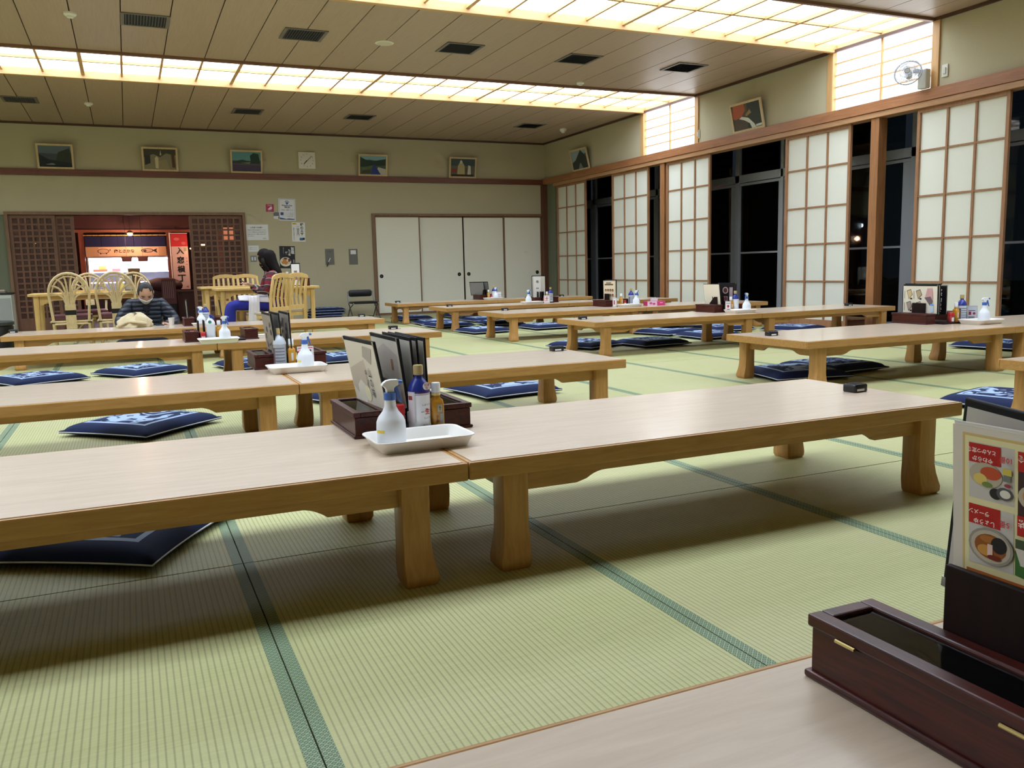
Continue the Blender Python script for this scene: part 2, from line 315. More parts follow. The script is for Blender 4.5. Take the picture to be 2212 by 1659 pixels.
_TX = {}
def lettering(body, parent, box, mt, y=-0.002, vertical=False, flip=False, cyl=None, name='lettering', keep=True, bold=0.0):
    """flat writing in the local XZ plane facing -Y, fitted into box = (x0, x1, z0, z1); cyl = radius to wrap round the z axis"""
    key = (body, vertical, bold)
    if key not in _TX:
        c = bpy.data.curves.new('t', 'FONT'); c.body = '\n'.join(body) if vertical else body; c.align_x = 'CENTER' if vertical else 'LEFT'; c.resolution_u = 2
        c.offset = bold; c.space_line = 0.95
        t = bpy.data.objects.new('t', c); COL.objects.link(t); bpy.context.view_layer.update()
        me = bpy.data.meshes.new_from_object(t.evaluated_get(bpy.context.evaluated_depsgraph_get()))
        _TX[key] = ([v.co.copy() for v in me.vertices], [tuple(p.vertices) for p in me.polygons])
        bpy.data.objects.remove(t); bpy.data.curves.remove(c); bpy.data.meshes.remove(me)
    vs, fs = _TX[key]
    xs = [v.x for v in vs]; ys = [v.y for v in vs]; x0, x1, z0, z1 = box
    sx = (x1 - x0) / (max(xs) - min(xs)); sz = (z1 - z0) / (max(ys) - min(ys))
    if keep: sx = sz = min(sx, sz)
    cx, cz = (max(xs) + min(xs)) / 2, (max(ys) + min(ys)) / 2; X, Z = (x0 + x1) / 2, (z0 + z1) / 2
    out = []
    for v in vs:
        a, b = (v.x - cx) * sx, (v.y - cz) * sz
        if flip: a, b = -a, -b
        a += X; b += Z
        if cyl: out.append((cyl * math.sin(a / cyl), -cyl * math.cos(a / cyl), b))
        else: out.append((a, y, b))
    me = bpy.data.meshes.new(name); me.from_pydata(out, [], fs); me.materials.append(mt)
    o = bpy.data.objects.new(name, me); COL.objects.link(o); o.parent = parent
    return o
def ell(cx, cz, rx, rz, n=20, a0=0, a1=2 * PI):
    return [(cx + rx * math.cos(a0 + (a1 - a0) * i / n), cz + rz * math.sin(a0 + (a1 - a0) * i / n)) for i in range(n)]
def printed(parent, layers, y=-0.001, name='printed_picture', step=0.0003):
    """flat print: coloured outlines in local XZ, each a hair in front of the last"""
    mb = MB(); mats = []
    for i, (c, poly) in enumerate(layers):
        mm = mat(c, 0.5, spec=0.3); 
        if mm not in mats: mats.append(mm)
        yy = y - i * step; n = len(poly)
        mb.add([(u, yy, v) for u, v in poly], [tuple(range(n))], mats.index(mm))
    me = bpy.data.meshes.new(name); me.from_pydata(mb.v, [], mb.f)
    for m in mats: me.materials.append(m)
    me.polygons.foreach_set('material_index', mb.m)
    o = bpy.data.objects.new(name, me); COL.objects.link(o); o.parent = parent; return o
def rect(x0, x1, z0, z1): return [(x0, z0), (x1, z0), (x1, z1), (x0, z1)]
def rrect(x0, x1, y0, y1, r, n=4):
    out = []
    for cx, cy, a in ((x1 - r, y1 - r, 0), (x0 + r, y1 - r, PI / 2), (x0 + r, y0 + r, PI), (x1 - r, y0 + r, 1.5 * PI)):
        out += [(cx + r * math.cos(a + PI / 2 * k / n), cy + r * math.sin(a + PI / 2 * k / n)) for k in range(n + 1)]
    return out

# ================================================================== THE ROOM
MAT_W, MAT_L, MX0, MY0 = 0.87, 1.74, 0.235, 2.39
XL = MX0 - 10 * MAT_W; YF = MY0 - 3 * MAT_L
floor = struct(MB().box(XL, 7.62, YF, YB + 0.1, -0.12, -0.04).build('floor', mat((60, 56, 44), 0.9)))
def mat_meshes(wd, ln):
    b = MB().box(0.0015, wd - 0.0015, 0.003, ln - 0.003, -0.04, 0).mesh('tatami_mat', M_TATAMI)
    e = MB().box(0.0015, 0.028, 0.0022, ln - 0.0022, -0.03, 0.001).mesh('border', M_HERI)
    return b, e
full = mat_meshes(MAT_W, MAT_L); nar = mat_meshes(7.455 - (MX0 + 8 * MAT_W), MAT_L)
full_s = mat_meshes(MAT_W, YB - (MY0 + 7 * MAT_L)); nar_s = mat_meshes(7.455 - (MX0 + 8 * MAT_W), YB - (MY0 + 7 * MAT_L))
for i in range(-10, 9):
    for j in range(-3, 8):
        ms = ((nar_s if i == 8 else full_s) if j == 7 else (nar if i == 8 else full))
        wd = (7.455 - (MX0 + 8 * MAT_W)) if i == 8 else MAT_W
        t = inst(ms[0], 'tatami_mat', floor, (MX0 + i * MAT_W, MY0 + j * MAT_L, 0))
        inst(ms[1], 'border', t, (0, 0, 0)); inst(ms[1], 'border', t, (wd - 0.0295, 0, 0))

# ceiling: a board under each bay, light coffers between the bays
ceiling = struct(MB().box(XL, XR + 0.1, YF, YB + 0.1, 3.34, 3.40).build('ceiling', mat((70, 56, 44), 0.9)))
STRIPS = [(2.4, 3.7), (6.3, 7.6), (10.2, 11.5)]
BAYS = [(YF, 2.4), (3.7, 6.3), (7.6, 10.2), (11.5, YB)]
BX0, BW = 0.132, 0.415
for (ya, yb) in BAYS:
    me = MB().box(0.005, BW - 0.005, 0, yb - ya, 0, 0.012).mesh('ceiling_board', M_CEIL)
    for k in range(-21, 18):
        x = BX0 + k * BW
        if x + BW > XR: me2 = MB().box(0.003, XR - x, 0, yb - ya, 0, 0.012).mesh('ceiling_board', M_CEIL); inst(me2, 'ceiling_board', ceiling, (x, ya, ZC)); continue
        inst(me, 'ceiling_board', ceiling, (x, ya, ZC))
    MB().box(XL, XR, ya, yb, ZC + 0.013, ZC + 0.02).build('backing_board', mat((58, 44, 34), 0.9), ceiling)
M_NEARB = wood('shaded_beam_wood', (118, 82, 62), (138, 98, 74), 3, (1, 12, 12), 0.5)  # darker wood colour paints in the shade on the near beam
clabel = ['lit lattice ceiling light nearest the viewer, only its far part above the frame', 'long lit lattice ceiling light crossing the upper right of the room', 'long lit lattice ceiling light farther back, across the upper left']
for si, (ya, yb) in enumerate(STRIPS):
    t = thing('ceiling_light', clabel[si], 'ceiling light', (0, ya, ZC), group='lit lattice ceiling lights')
    D = yb - ya; mid = D / 2
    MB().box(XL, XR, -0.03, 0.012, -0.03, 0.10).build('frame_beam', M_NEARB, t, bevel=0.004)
    MB().box(XL, XR, 0.012, 0.028, 0.0, 0.10).build('inner_lip', M_LIP, t)
    MB().box(XL, XR, D - 0.028, D + 0.03, -0.03, 0.10).build('frame_beam', M_LIP, t, bevel=0.004)
    MB().box(XL, XR, mid - 0.016, mid + 0.016, 0.022, 0.05).build('long_bar', M_LIP, t)
    cb = MB().box(-0.012, 0.012, 0.028, D - 0.028, 0.018, 0.048).mesh('cross_bar', M_LIP)
    cbw = MB().box(-0.02, 0.02, 0.028, D - 0.028, 0.010, 0.048).mesh('cross_bar', M_LIP)
    MB().box(XL, XR, -0.02, D + 0.02, 0.10, 0.11).build('housing', M_WHITE, t)
    MB().box(XR - 0.004, XR + 0.03, -0.03, D + 0.03, 0.002, 0.10).build('end_board', M_LIP, t)
    pb = MB(); hh = mid - 0.028
    pb.box(0.0, BW, 0, hh, 0.056, 0.060, 1); pane = pb.mesh('light_panel', [M_PANEL, M_WHITE])
    for p in pane.polygons:
        p.material_index = 0 if p.normal.z < -0.5 else 1
    for k in range(-20, 18):
        x = BX0 + k * BW
        inst(cbw if k % 4 == 3 else cb, 'cross_bar', t, (x, 0, 0))
        if x + BW < XR + 0.25:
            for yy in (0.028, mid):
                q = inst(pane, 'light_panel', t, (x, yy, 0))
                if x + BW > XR: q.scale = ((XR - x) / BW, 1, 1)

# back wall (two openings left dark by real holes)
wb = sroot('wall_back')
def wpiece(par, x0, x1, y0, y1, z0, z1, m=M_WALL, nm='plaster'): return MB().box(x0, x1, y0, y1, z0, z1).build(nm, m, par)
DOX0, DOX1, DOZ = -1.57, 1.84, 1.775
FUX0, FUX1, FUZ = 4.10, 7.42, 1.775
wpiece(wb, XL, XR, YB, YB + 0.14, DOZ, ZC)
wpiece(wb, XL, DOX0, YB, YB + 0.14, -0.1, DOZ, M_WALLG)  # shading left of the doorway is put into a greyer wall colour
wpiece(wb, DOX1, FUX0, YB, YB + 0.14, -0.1, DOZ)
wpiece(wb, FUX1, XR, YB, YB + 0.14, -0.1, DOZ)
wpiece(wb, FUX0, FUX1, YB + 0.12, YB + 0.14, -0.1, DOZ, M_WALLG)
tr = struct(MB().box(XL, XR - 0.04, YB - 0.05, YB, 2.365, 2.46).build('trim_1', M_RAIL, bevel=0.003))
struct(MB().box(XL, XR, YB - 0.03, YB, ZC - 0.03, ZC).build('trim_2', mat((84, 56, 44), 0.5)))
struct(MB().box(XR - 0.03, XR, YF, YB, ZC - 0.03, ZC).build('trim_3', mat((84, 56, 44), 0.5)))
# frame of the lattice doorway
M_FRM = wood('door_frame_wood', (118, 88, 62), (138, 106, 76), 4, (10, 10, 1), 0.5)
tr4 = MB(); tr4.box(DOX0 - 0.045, DOX0, YB - 0.03, YB + 0.14, 0, DOZ + 0.045); tr4.box(DOX1, DOX1 + 0.045, YB - 0.03, YB + 0.14, 0, DOZ + 0.045); tr4.box(DOX0, DOX1, YB - 0.03, YB + 0.14, DOZ, DOZ + 0.045)
struct(tr4.build('trim_4', M_FRM))
tr5 = MB(); tr5.box(FUX0 - 0.05, FUX0, YB - 0.03, YB + 0.1, 0, FUZ + 0.04); tr5.box(FUX0, FUX1, YB - 0.03, YB + 0.1, FUZ - 0.002, FUZ + 0.04); tr5.box(FUX0, FUX1, YB - 0.02, YB + 0.1, 0, 0.025)
struct(tr5.build('trim_5', M_FRM))
struct(MB().box(7.41, XR, YB - 0.11, YB, 0, 2.365).build('trim_6', wood('dark_corner_post', (88, 54, 36), (106, 66, 44), 3, (14, 14, 1), 0.45)))
# four paper sliding doors of the cupboard
fx = [4.10, 4.935, 5.80, 6.625, 7.41]
M_FUS = mat((238, 236, 220), 0.9, name='fusuma_paper', noise=0.02, nscale=30)
for i in range(4):
    d = struct(empty('door_%d' % (i + 1), (fx[i], YB + (0.035 if i in (1, 2) else 0.0), 0.02)))
    W = fx[i + 1] - fx[i]; H = FUZ - 0.025; x0 = -0.01 if i else 0; x1 = W + (0.01 if i < 3 else 0)
    MB().box(x0 + 0.02, x1 - 0.02, 0.006, 0.03, 0.02, H - 0.02).build('paper_panel', M_FUS, d)
    fr = MB(); fr.box(x0, x0 + 0.022, 0, 0.034, 0, H); fr.box(x1 - 0.022, x1, 0, 0.034, 0, H); fr.box(x0 + 0.022, x1 - 0.022, 0, 0.034, 0, 0.022); fr.box(x0 + 0.022, x1 - 0.022, 0, 0.034, H - 0.022, H)
    fr.build('door_frame', M_FRM, d)
    px = 0.09 if i in (0, 2) else W - 0.10
    h = MB().lathe([(0.0, 0), (0.034, 0), (0.034, 0.004), (0.027, 0.005), (0.024, -0.002), (0.0, -0.004)], 20).build('door_pull', mat((60, 60, 54), 0.35, metal=0.7), d, loc=(px, 0.006, 0.685), rot=(PI / 2, 0, 0))
    MB().lathe([(0.0, 0.001), (0.014, 0.001), (0.014, 0.003), (0.0, 0.003)], 14).build('pull_centre', mat((120, 118, 108), 0.35, metal=0.7), h)

# lattice doors either side of the doorway
def lattice_door(idx, x0, x1, y, z1=DOZ - 0.005):
    d = struct(empty('door_%d' % idx, (x0, y, 0))); W = x1 - x0
    fr = MB(); s = 0.05
    fr.box(0, s, 0, 0.032, 0.01, z1); fr.box(W - s, W, 0, 0.032, 0.01, z1); fr.box(s, W - s, 0, 0.032, z1 - 0.05, z1); fr.box(s, W - s, 0, 0.032, 0.01, 0.20)
    fr.build('door_frame', M_LATT, d)
    nx = max(2, round((W - 2 * s) / 0.092)); nz = round((z1 - 0.25) / 0.092); lb = MB()
    for i in range(1, nx): x = s + (W - 2 * s) * i / nx; lb.box(x - 0.014, x + 0.014, 0.004, 0.014, 0.2, z1 - 0.05)
    for k in range(1, nz): z = 0.2 + (z1 - 0.25) * k / nz; lb.box(s, W - s, 0.015, 0.025, z - 0.014, z + 0.014)
    o = lb.build('lattice_bars', M_LATT, d); o['kind'] = 'stuff'
    MB().box(s, W - s, 0.027, 0.030, 0.2, z1 - 0.05).build('glass_pane', mat((104, 74, 62), .25, alpha=.55, name='lattice_glass'), d)  # half-clear brown of the glass stands in for the room's reflection
lattice_door(5, DOX0, -0.94, YB + 0.01); lattice_door(6, -1.36, -0.685, YB + 0.055); lattice_door(7, 1.00, DOX1, YB + 0.02)

# unseen walls that close the room
struct(MB().box(XL - 0.12, XL, YF, YB, -0.1, ZC + 0.2).build('wall_left', M_WALL))
struct(MB().box(XL, XR + 1, YF - 0.12, YF, -0.1, ZC + 0.2).build('wall_front', M_WALL))

# right wall
wr = sroot('wall_right')
SEG = [(YF, 2.31), (3.79, 6.22), (7.69, 10.12), (11.59, YB)]
for a, b in SEG: wpiece(wr, XR, XR + 0.12, a, b, 2.36, ZC)
wpiece(wr, XR, XR + 0.12, 14.56, YB, -0.1, 2.36, M_WALLG)
wpiece(wr, XR, XR + 0.12, YF, 2.9, -0.1, 2.36)
struct(MB().box(7.44, 7.60, YF, YB, 2.365, 2.475).build('trim_7', M_BEAM, bevel=0.003))
struct(MB().box(7.455, 7.62, YF, 14.56, 2.305, 2.363).build('trim_8', wood('track_wood', (170, 126, 88), (190, 146, 104), 3, (12, 1, 12), 0.4), bevel=0.003))
struct(MB().box(7.46, 7.64, YF, 14.56, -0.05, 0.02).build('baseboard_right', M_BEAM))
n = 9
for yc in (3.03, 6.97, 10.99):
    struct(MB().box(7.475, 7.60, yc - 0.055, yc + 0.055, 0, 2.305).build('trim_%d' % n, M_POST, bevel=0.004)); n += 1
for i, (ya, yb) in enumerate(STRIPS):
    wn = struct(empty('window_%d' % (i + 1), (XR, ya, 2.475))); D = yb - ya; H = ZC - 2.475; a, b = -0.09, D + 0.09
    fr = MB(); fr.box(-0.02, 0.07, a, a + 0.085, 0, H); fr.box(-0.02, 0.07, b - 0.085, b, 0, H); fr.box(0, 0.07, a + 0.085, b - 0.085, H - 0.02, H); fr.box(-0.005, 0.07, a + 0.085, b - 0.085, 0, 0.012)
    fr.build('window_frame', M_LIPV, wn, bevel=0.003)
    y0, y1 = a + 0.085, b - 0.085; nz = 5
    MB().box(0.015, 0.035, (y0 + y1) / 2 - 0.011, (y0 + y1) / 2 + 0.011, 0.012, H - 0.02).build('upright_bar', M_LIPV, wn)
    for k in range(1, nz): MB().box(0.018, 0.034, y0, y1, 0.012 + (H - 0.032) * k / nz - 0.007, 0.012 + (H - 0.032) * k / nz + 0.007).build('cross_bar', M_LIPV, wn)
    for k in range(nz):
        for s in (0, 1):
            ym = (y0 + y1) / 2; ya_, yb_ = (y0, ym) if s == 0 else (ym, y1)
            q = MB().box(0.038, 0.040, ya_, yb_, 0.012 + (H - 0.032) * k / nz, 0.012 + (H - 0.032) * (k + 1) / nz, 1); me = q.mesh('lit_pane', [M_WIN, M_WHITE])
            for p in me.polygons: p.material_index = 0 if p.normal.x < -0.5 else 1
            inst(me, 'lit_pane', wn, (0, 0, 0))
    MB().box(0.05, 0.12, a, b, -0.11, H).build('backing', M_WHITE, wn)

# shoji screens
M_SHO = mat((226, 226, 212), 0.9, spec=0.15, name='shoji_paper', noise=0.015, nscale=20)
def shoji(idx, y0, y1, x):
    d = struct(empty('window_%d' % idx, (x, y0, 0.02))); W = y1 - y0; H = 2.285
    fr = MB(); fr.box(0, 0.032, 0, 0.036, 0, H); fr.box(0, 0.032, W - 0.036, W, 0, H); fr.box(0, 0.032, 0.036, W - 0.036, H - 0.04, H); fr.box(0, 0.032, 0.036, W - 0.036, 0, 0.08)
    fr.build('screen_frame', M_KUMI, d, bevel=0.002)
    zs = [0.08, 0.535, 0.977, 1.41, 1.865, H - 0.04]; ys = [0.036 + (W - 0.072) * k / 3 for k in range(4)]
    for k in (1, 2): MB().box(0.008, 0.024, ys[k] - 0.011, ys[k] + 0.011, 0.08, H - 0.04).build('upright_bar', M_KUMI, d)
    for k in range(1, 5): MB().box(0.012, 0.024, 0.036, W - 0.036, zs[k] - 0.009, zs[k] + 0.009).build('cross_bar', M_KUMI, d)
    for a in range(3):
        for b in range(5): MB().box(0.025, 0.027, ys[a], ys[a + 1], zs[b], zs[b + 1]).build('paper_pane', M_SHO, d)
for i, (a, b, x) in enumerate(((13.40, 14.51, 7.50), (11.40, 12.50, 7.50), (9.86, 10.915, 7.50), (7.33, 8.37, 7.50), (5.44, 6.45, 7.50), (3.2, 4.25, 7.50))): shoji(4 + i, a, b, x)

# glazed veranda behind the screens
struct(MB().box(7.64, 8.25, YF, 14.9, -0.10, 0.0).build('floor', wood('veranda_boards', (96, 66, 44), (120, 84, 56), 3, (10, 1, 1), 0.4)))
struct(MB().box(7.62, 8.4, YF, 15.0, 2.60, 2.66).build('ceiling', mat((52, 40, 32), 0.7)))
struct(MB().box(7.6, 8.45, 14.9, 15.05, -0.1, 2.66).build('wall_back', M_WALLG))
lv = struct(empty('trim_12', (0, 0, 0)))
for k in range(5): MB().box(7.68 + k * 0.11, 7.71 + k * 0.11, YF, 14.9, 2.44 + 0.01 * (k % 2), 2.475).build('louvre_slat', mat((84, 60, 44), 0.5), lv)
sw = struct(empty('window_10', (8.25, 0, 0)))
posts = [(14.35, 14.60), (12.24, 12.42), (10.16, 10.37), (9.24, 9.36), (7.06, 7.29), (5.1, 5.25), (3.0, 3.2), (-0.1, 0.1), (YF, YF + 0.1)]
MB().box(0, 0.09, YF, 14.9, 1.945, 2.055).build('transom_rail', M_ALU, sw, bevel=0.004)
MB().box(0.02, 0.07, YF, 14.9, 1.90, 1.935).build('door_head_rail', M_ALU, sw, bevel=0.003)
MB().box(0, 0.09, YF, 14.9, 2.52, 2.60).build('head_rail', M_ALU, sw); MB().box(0, 0.09, YF, 14.9, -0.08, 0.05).build('sill_rail', M_ALU, sw)
for a, b in posts:
    MB().box(0, 0.09, a, a + (b - a) * 0.42, 0.05, 2.52).build('upright_post', M_ALU, sw, bevel=0.004)
    MB().box(0.03, 0.07, a + (b - a) * 0.5, b, 0.05, 1.9).build('door_stile', M_ALU, sw, bevel=0.004)
pp = sorted([(14.9, 14.9)] + posts)
for k in range(len(pp) - 1):
    a, b = pp[k][1], pp[k + 1][0]
    if b - a < 0.1: continue
    MB().box(0.045, 0.05, a, b, 0.05, 1.9).build('glass_pane', M_GLASS, sw); MB().box(0.045, 0.05, a, b, 2.055, 2.52).build('glass_pane', M_GLASS, sw)
    MB().box(0.035, 0.06, a, b, 0.925, 0.95).build('mid_rail', M_ALU, sw)
# the dark garden
struct(MB().box(8.4, 40, -5, 45, -0.5, -0.4).build('ground', mat((40, 44, 34), 0.95)))
def shrub(x, y, r, s, label):
    q = random.Random(s); mb = MB()
    for _ in range(420):
        a, b = q.uniform(0, 2 * PI), q.uniform(-0.3, 1); rr = r * q.uniform(0.8, 1.0); c = Vector((rr * math.cos(a) * math.sqrt(max(0, 1 - b * b)) , rr * math.sin(a) * math.sqrt(max(0, 1 - b * b)), rr * (0.55 + 0.6 * b)))
        d = Vector((q.uniform(-1, 1), q.uniform(-1, 1), q.uniform(-1, 1))).normalized() * 0.09; e = d.cross(Vector((0.3, 1, 0.2))).normalized() * 0.05
        mb.add([c - d, c + e, c + d, c - e], [(0, 1, 2, 3)])
    t = thing('shrub', label, 'shrub', (x, y, -0.4)); f = mb.build('foliage', mat((46, 70, 36), 0.8), t); f['kind'] = 'stuff'
    MB().tube([(0, 0, 0), (0.02, 0, r * 0.6)], [0.05, 0.02]).build('stem', mat((60, 44, 30), 0.9), t)
shrub(11.0, 9.6, 0.8, 1, 'dark shrub outside, behind the glass left of the thick right post')
shrub(11.4, 7.2, 0.8, 2, 'dark shrub outside, behind the glass right of the thick right post')
def lamp_post(x, y, z, sz, col, s, label):
    t = thing('garden_lamp', label, 'outdoor lamp', (x, y, -0.4)); h = z + 0.4
    MB().tube([(0, 0, 0), (0, 0, h - sz[1])], 0.03).build('pole', M_BLACK, t)
    MB().ellipsoid((0, 0, h), (sz[0], sz[0], sz[1])).build('lamp_head', glow('garden_glow_%d' % int(s), col, s), t)
lamp_post(13, 22.19, 2.01, (0.05, 0.17), (255, 214, 150), 6, 'tall thin warm lamp glowing outside behind the leftmost glass gap')
lamp_post(13, 16.79, 1.31, (0.09, 0.07), (255, 120, 120), 14, 'small reddish lamp glowing outside in the middle glass gap')
lamp_post(13, 12.38, 1.45, (0.04, 0.04), (225, 235, 255), 12, 'tiny white lamp outside, left of the thick wooden post')

# ================================================================== LOW TABLES
TZ = 0.31
def leg_mesh():
    prof = [(0.262, 0, 0), (0.13, 0, 0), (0.10, .001, .0), (0.07, .005, -.001), (0.045, .0105, -.001), (0.025, .0150, .0), (0.010, .0145, .001), (0.0, .008, .004)]
    mb = MB(); w_ = 0.075; r = 0.006; rings = []
    for z, o, inn in prof:       # outer side is -x and -y
        x0, x1, y0, y1 = -o, w_ - inn, -o, w_ - inn
        rings.append([(x, y, z) for x, y in rrect(x0, x1, y0, y1, r, 2)])
    mb.loft(rings[::-1]); return mb.mesh('leg', M_TLEG, True)
LEG = leg_mesh(); LEG.set_sharp_from_angle(angle=math.radians(40))
def apron(L):
    """outline of an apron with a shallow cloud cut, length L, hanging from z 0.262"""
    e = 0.16 if L > 1 else 0.11
    top, lo, hi = 0.262, 0.205, 0.232
    pts = [(0, top), (0, lo), (e, lo)]
    for k in range(1, 7): t = k / 6; pts.append((e + 0.02 + 0.07 * t, lo + (hi - lo) * (1 - (1 - t) ** 2)))
    for k in range(5, -1, -1): t = k / 6; pts.append((L - e - 0.02 - 0.07 * t, lo + (hi - lo) * (1 - (1 - t) ** 2)))
    pts += [(L - e, lo), (L, lo), (L, top)]; return pts
def low_table(x0, x1, y0, y1, label):
    L, D = x1 - x0 - 0.003, y1 - y0
    t = thing('low_table', label, 'table', (x0 + 0.0015, y0, 0), group='long low wooden tables on the mats')
    MB().box(0.012, L - 0.012, 0.012, D - 0.012, 0.29, TZ).build('table_top', M_TOP, t)
    for a, b in (((0, 0), (L, 0.0115)), ((0, D - 0.0115), (L, D))): MB().box(a[0], b[0], a[1], b[1], 0.262, TZ - 0.001).build('long_edging', M_TWOOD, t, bevel=0.004)
    for a in (0, L - 0.0115): MB().box(a, a + 0.0115, 0.0118, D - 0.0118, 0.262, TZ - 0.001).build('end_edging', M_TWOOD, t, bevel=0.003)
    MB().box(0.012, L - 0.012, 0.012, D - 0.012, 0.262, 0.289).build('underside', M_TWOOD, t)
    ix, iy = 0.10, 0.018
    for sx in (0, 1):
        for sy in (0, 1):
            inst(LEG, 'leg', t, ((L - ix) if sx else ix, (D - iy) if sy else iy, 0), scale=(-1 if sx else 1, -1 if sy else 1, 1))
    ap = apron(L - 2 * ix - 0.15)
    for y in (iy + 0.028, D - iy - 0.05): MB().prism([(u + ix + 0.075, v) for u, v in ap], y, y + 0.022).build('apron', M_TWOOD, t)
    ap = apron(D - 2 * iy - 0.15)
    for x in (ix + 0.028, L - ix - 0.05): MB().prism([(u + iy + 0.075, v) for u, v in ap], x, x + 0.022, ax='x').build('apron', M_TWOOD, t)
    return t
LR = ['nearest row', 'second row', 'third row', 'fourth row', 'fifth row']
TABLES = [
    (0.0, 1.8, 0.03, 0.775, 'pale topped low table at the viewer, carrying the big rosewood chopstick box'),
    (-1.05, 0.76, 1.98, 2.72, 'low table running out at the lower left edge, under the near spray bottle'),
    (0.76, 2.575, 1.98, 2.72, 'large low table in the centre right, directly behind the viewer\'s own table'),
    (-1.10, 0.665, 3.81, 4.54, 'low table at the left, just behind the nearest dark blue cushion'),
    (0.665, 2.37, 3.81, 4.54, 'low table whose right end stands over the blue cushion at its near left leg'),
    (-1.15, 0.557, 6.42, 7.12, 'low table one row in front of the seated man, left half'),
    (0.557, 2.27, 6.42, 7.12, 'low table one row before the seated man, right half, call box at its end'),
    (-1.05, 0.68, 8.58, 9.28, 'low table at which the masked man sits'),
    (0.68, 2.41, 8.58, 9.28, 'low table to the right of the seated man\'s, in front of the woman'),
    (3.80, 5.60, 2.02, 2.75, 'low table cut by the right edge of the photo, only its left end in view'),
    (3.76, 5.66, 3.97, 4.75, 'low table on the right over two overlapping dark blue cushions'),
    (5.66, 7.40, 3.97, 4.75, 'low table at the right edge, carrying no box, joined to the one with the tray'),
    (3.71, 5.56, 6.48, 7.21, 'low table on the right in the second row from the shoji, left half'),
    (5.56, 7.33, 6.48, 7.21, 'low table ending in front of the thick wooden post'),
    (3.68, 5.50, 8.40, 9.15, 'low table with the pink tissue box near its right end'),
    (5.50, 7.30, 8.40, 9.15, 'low table behind the pink tissue box, reaching the leftmost shoji post'),
    (3.69, 5.47, 10.25, 10.95, 'low table in the second last row, left half, below a black call box'),
    (5.47, 7.25, 10.25, 10.95, 'low table in the second last row, right half, with papers lying on it'),
    (3.63, 5.25, 12.20, 12.90, 'rearmost low table in front of the white sliding doors, left half'),
    (5.25, 6.95, 12.20, 12.90, 'rearmost low table in front of the leftmost shoji screen, right half'),
]
for a in TABLES: low_table(*a)

# ================================================================== THINGS ON THE TABLES
def chopstick_box(par, x, y, W=0.095, L=0.31, H=0.078, hinges=True):
    b = MB().box(x, x + W, y, y + L, 0.008, 0.062).build('chopstick_box', M_ROSE, par, bevel=0.002)
    MB().box(x - 0.006, x + W + 0.006, y - 0.006, y + L + 0.006, 0, 0.009).build('foot_moulding', M_ROSE, b, bevel=0.003)
    f = MB(); e = 0.004; s = 0.017
    f.box(x - e, x + s, y - e, y + L + e, 0.063, H); f.box(x + W - s, x + W + e, y - e, y + L + e, 0.063, H); f.box(x + s, x + W - s, y - e, y + s, 0.063, H); f.box(x + s, x + W - s, y + L - s, y + L + e, 0.063, H)
    f.build('lid_frame', M_ROSE, b, bevel=0.0025)
    MB().box(x + s, x + W - s, y + s, y + L - s, 0.0715, 0.0735).build('lid_glass', M_LID, b)
    if hinges:
        for yy in (y + 0.055, y + L - 0.055): MB().tube([(x - 0.0045, yy - 0.014, 0.062), (x - 0.0045, yy + 0.014, 0.062)], 0.0022).build('hinge', M_BRASS, b)
    return b
def organizer(ox, oy, label, W=0.365, hinges=False):
    t = thing('condiment_stand', label, 'condiment stand', (ox, oy, TZ), group='rosewood condiment stands on the tables')
    chopstick_box(t, 0, 0, hinges=hinges); chopstick_box(t, W - 0.095, 0, hinges=hinges)
    MB().box(0.102, W - 0.102, -0.075, 0.31, 0, 0.012).build('base_board', M_DARK, t, bevel=0.002)
    MB().box(0.104, 0.184, 0.095, 0.215, 0.012, 0.060).build('menu_rest', M_DARK, t)
    for x in (0.100, 0.141, 0.182): MB().box(x, x + 0.008, 0.095, 0.215, 0.0125, 0.152).build('holder_slab', M_DARK, t, bevel=0.0015)
    return t
ORG = [(0.706, 0.417, 'big rosewood box stand in the lower right corner, brass hinges on its lid', .365, True),
       (0.580, 2.435, 'rosewood condiment stand behind the near spray bottle, left box glass lidded', .365, False),
       (0.568, 4.495, 'rosewood condiment stand behind the second nearest tray, beside the silver bottle', .365, False),
       (0.36, 6.68, 'rosewood condiment stand one row in front of the seated man', .52, False),
       (0.480, 8.86, 'rosewood condiment stand at the seated man\'s left arm', .365, False),
       (5.37, 4.47, 'rosewood condiment stand under the picture menu, in front of the rightmost shoji', .47, False),
       (5.29, 6.86, 'rosewood condiment stand left of the cream curled menu', .365, False),
       (5.19, 8.80, 'rosewood condiment stand left of the pink tissue box', .47, False),
       (5.10, 10.56, 'rosewood condiment stand behind the tall white menu sheet', .365, False),
       (5.08, 12.50, 'rearmost rosewood condiment stand in front of the white sliding doors', .365, False)]
for a in ORG: organizer(*a)

